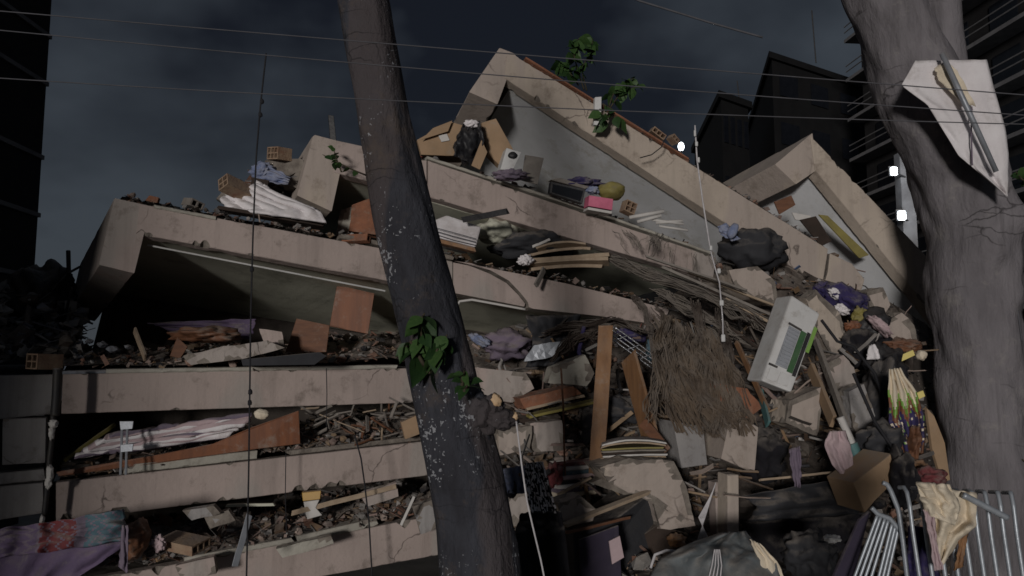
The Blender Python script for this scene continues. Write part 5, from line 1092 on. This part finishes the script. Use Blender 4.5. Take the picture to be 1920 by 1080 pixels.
# pipes, cloths and boxes lower right
plank((1530, 640), (1588, 800), rd(1530, 640, .35), rd(1588, 800, .35), 13, .03, 'grey_wood', 'long dark grey slat crossing the middle of the right spill', 'slat', 'slat')
plank((1520, 690), (1562, 790), rd(1520, 690, .3), rd(1562, 790, .35), 22, .03, 'cardboard', 'tan slat below the air conditioner', 'slat', 'slat')
t = thing('pipe', 'pale teal pipe with a dark mouth pointing down in the right spill', 'pipe', W(1610, 875, 6.0))
cable([(1575, 782), (1592, 820), (1602, 845)], 5.95, .03, 'paper', 'tube', None, None, parent=t)
cable([(1596, 832), (1604, 852), (1611, 870)], 5.93, .045, 'teal_pipe', 'sleeve', None, None, parent=t)
cable([(1611, 869), (1613, 875)], 5.93, .04, 'orange_wood', 'mouth', None, None, parent=t)
cable([(1600, 700), (1640, 790), (1680, 850), (1720, 900)], 5.85, .012, 'cable_black', 'loose_cable', 'black cable running down through the clothes spill to the barrier')
cable([(1540, 600), (1570, 640), (1600, 650), (1640, 700), (1660, 760)], 6.4, .012, 'cable_black', 'loose_cable', 'black cable looped across the beige slab splinter')
cloth([(1556, 808), (1545, 835), (1560, 870), (1588, 905)], [(1585, 808), (1596, 840), (1600, 870), (1596, 912)], 5.8, 'pink_cloth', 'hanging_cloth', 'pale pink cloth hanging below the teal pipe', 'cloth', .03, 2, 8)
flat([(1600, 905), (1650, 868), (1672, 850), (1680, 900), (1640, 940), (1622, 962)], 5.6, back(.3), 'cardboard', 'cardboard_box', 'tan cardboard box above the left barrier', 'box', bev=.006)
garment(1650, 830, 40, 34, 'charcoal_tarp', 'dark green-grey cloth on top of the tan cardboard box', .3, seed=116)
garment(1690, 900, 18, 50, 'black_cloth', 'black cloth hanging between the cardboard box and the beige clothes', .4, seed=117)
cloth([(1480, 842), (1482, 870), (1490, 912)], [(1500, 836), (1502, 880), (1500, 915)], 5.9, 'mauve_cloth', 'hanging_cloth', 'small mauve rag hanging in the dark hollow', 'cloth', .02, 2, 4, 8, 12)
cloth([(1390, 930), (1420, 950), (1400, 978)], [(1610, 892), (1625, 930), (1608, 965)], 6.05, 'charcoal_tarp', 'tarpaulin', 'dark tarpaulin stretched across the hollow at lower right', 'tarpaulin', .07, 2, 9, 24, 14)  # tarp whose near-black colour also carries the shade of the hollow
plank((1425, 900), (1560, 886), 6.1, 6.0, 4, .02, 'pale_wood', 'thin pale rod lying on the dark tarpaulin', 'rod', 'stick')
cloth([(1380, 980), (1375, 1030), (1370, 1110)], [(1640, 960), (1645, 1030), (1650, 1110)], 6.6, 'black_cloth', 'tarpaulin', 'black sheet standing in for shade at the back of the hollow at lower right', 'tarpaulin', .12, 3, 10, 24, 14)  # near-black sheet added where the hollow is only in shade
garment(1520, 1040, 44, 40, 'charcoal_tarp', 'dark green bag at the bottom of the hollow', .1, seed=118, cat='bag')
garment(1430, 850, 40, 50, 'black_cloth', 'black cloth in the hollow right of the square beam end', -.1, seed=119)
# grey tarpaulin at the bottom
t = thing('tarpaulin', 'crumpled blue-grey tarpaulin tied with strings at the bottom centre right', 'tarpaulin', W(1370, 1080, 4.8))
mb = MB(); mb.sheet([(1355, 1000), (1290, 1020), (1235, 1050), (1200, 1120)], [(1398, 996), (1425, 1030), (1455, 1055), (1475, 1120)], 4.95, 40, 26, .06, 3, 14, ragged=3, dv=-.4); mb.build('sheet', 'grey_tarp', t, smooth=True, thick=.01)
cloth([(1405, 1010), (1418, 1040), (1420, 1110)], [(1425, 1020), (1462, 1060), (1480, 1110)], 4.7, 'cream_cloth', 'pale_side', None, None, .02, 2, 3, 14, 12, parent=t)
for i in range(4): cable([(1340 + 3 * i, 1030), (1335 + 6 * i, 1060), (1325 + 8 * i, 1100)], 4.55, .004, 'white_rope', 'string', None, None, parent=t)
cable([(1220, 1065), (1228, 1040), (1250, 1032), (1275, 1035)], 5.0, .009, 'white_rope', 'loose_cable', 'pale rope loop left of the grey tarpaulin', 'rope')

# ------------------------------------------------------------------ white shirt on the thick trunk
SD = RT - .68
t = thing('hanging_shirt', 'white shirt with a stick across it tied to the thick trunk', 'shirt', W(1888, 366, SD))
Ls = [(1716, 114), (1690, 160), (1738, 196), (1772, 250), (1798, 292), (1822, 312), (1886, 366)]; Rs_ = [(1850, 112), (1866, 175), (1884, 238), (1891, 288), (1891, 330), (1890, 352), (1889, 368)]
mb = MB(); mb.sheet(Ls, Rs_, SD, 30, 44, .035, 1.6, 21, ragged=1.2); mb.build('cloth', 'white_cloth', t, smooth=True, thick=.006)
cloth([(1752, 128), (1760, 150), (1800, 190)], [(1775, 112), (1800, 140), (1830, 200)], SD - .07, 'cream_cloth', 'collar', None, None, .015, 1, 4, 8, 10, parent=t)
MB().tube([W(1766, 100, SD - .14), W(1812, 200, SD - .13), W(1868, 322, SD - .12)], [.022, .024, .021], 10).build('stick', 'grey_metal', None, 'grey stick pinning the white shirt to the trunk', 'stick', smooth=True)
cable([(1822, 200), (1821, 250), (1823, 310)], SD - .06, .006, 'mauve_cloth', 'seam', None, None, parent=t)
# ------------------------------------------------------------------ crowd barriers
t = thing('crowd_barrier', 'row of slanting galvanised bars with hooked tops at the lower right corner', 'barrier', W(1850, 1300, 3.5))
for i in range(10):
    x = 1698 + i * 24.3
    if i < 9:
        cable([(x - 12, 914 + i * 1.2), (x - 3, 914 + i * 1.2), (x + 3, 924), (x + 8, 950), (x + 14, 1000), (x + 26, 1080), (x + 60, 1330)], [3.62, 3.56, 3.52, 3.5, 3.49, 3.48, 3.45], .0095, 'galvanised', 'bar', None, None, parent=t, n=30)
cable([(1680, 1335), (1990, 1335)], 3.45, .02, 'galvanised', 'rail', None, None, parent=t)
cable([(1806, 928), (1889, 971)], 3.38, .014, 'galvanised', 'rail', None, None, parent=t)
t = thing('crowd_barrier', 'tilted barrier of thin parallel bars left of the beige clothes', 'barrier', W(1630, 1300, 3.7))
for a, b in (((1646, 964), (1603, 1080)), ((1652, 968), (1613, 1080)), ((1660, 970), (1623, 1080)), ((1666, 974), (1634, 1080)), ((1673, 981), (1648, 1080)), ((1679, 985), (1656, 1080)), ((1684, 992), (1664, 1080))):
    e = (b[0] - (a[0] - b[0]) * 2.0, b[1] + (b[1] - a[1]) * 2.0); cable([a, b, e], 3.7, .0075, 'galvanised', 'bar', None, None, parent=t)
cable([(1634, 952), (1646, 964), (1668, 972), (1686, 993)], 3.69, .011, 'galvanised', 'rail', None, None, parent=t)
cable([(1655, 905), (1663, 908), (1670, 920), (1685, 957), (1693, 1012), (1720, 1250)], 3.66, .011, 'galvanised', 'post', None, None, parent=t)
flat([(1632, 958), (1600, 1090), (1560, 1090), (1612, 975)], 3.85, back(.02), 'deep_purple', 'panel', None, None, parent=t)
t = thing('clothes', 'beige crumpled clothes hung over the barrier bars', 'clothes', W(1770, 1060, 3.4))
mb = MB(); mb.sheet([(1722, 908), (1730, 950), (1742, 1000), (1752, 1060)], [(1832, 925), (1830, 985), (1800, 1010), (1766, 1060)], 3.42, 40, 34, .04, 2.2, 17, ragged=3); mb.build('cloth', 'cream_cloth', t, smooth=True, thick=.008)
mb = MB(); mb.sheet([(1718, 904), (1726, 935), (1738, 965)], [(1780, 908), (1800, 950), (1790, 985)], 3.34, 30, 22, .03, 2, 27, ragged=3); mb.build('sleeve', 'cream_cloth', t, smooth=True, thick=.008)
cloth([(1730, 955), (1745, 1010), (1752, 1070)], [(1752, 960), (1756, 1020), (1768, 1068)], 3.35, 'pink_cloth', 'sleeve', None, None, .02, 2, 5, 10, 18, parent=t)
cloth([(1800, 995), (1795, 1040), (1788, 1070)], [(1815, 1000), (1808, 1040), (1805, 1062)], 3.44, 'orange_wood', 'lining', None, None, .02, 1, 6, 6, 12, parent=t)
cloth([(1705, 985), (1700, 1040), (1690, 1120)], [(1748, 990), (1758, 1050), (1770, 1120)], 3.75, 'navy_cloth', 'garment', 'dark blue garment behind the beige clothes on the barrier', 'garment', .05, 2, 7)
garment(1560, 1010, 14, 7, 'white_metal', 'small white scrap in the dark hollow', .6, seed=120)

rs = random.Random(21)
mb = MB()
for i in range(300):
    px = rs.uniform(900, 1700); py = rs.uniform(max(top_y(px) + 15, 590), 930)
    if 1390 < px < 1640 and py > 860: continue
    d = RD(px, py) - rs.uniform(-.1, .22); a = rs.gauss(.5, .7); L = rs.uniform(.06, .34)
    A = W(px, py, d); B = A + V(math.cos(a) * L, rs.uniform(-.4, .4) * L, -math.sin(a) * L)
    c = rs.choice(WOOD + PINK + GREY + DARK); w = rs.uniform(.006, .035); t_ = rs.uniform(.004, .014)
    n0 = len(mb.v); board(mb, A, B, w, t_, rs.uniform(-1.5, 1.5), n=2, bow=rs.uniform(-.02, .02))
    for q in range(n0, len(mb.v)): mb.c[q] = c
mb.build('splinters', 'rubble', None, 'loose splinters and laths strewn over the right half of the collapse', 'splinters', None, 'stuff')
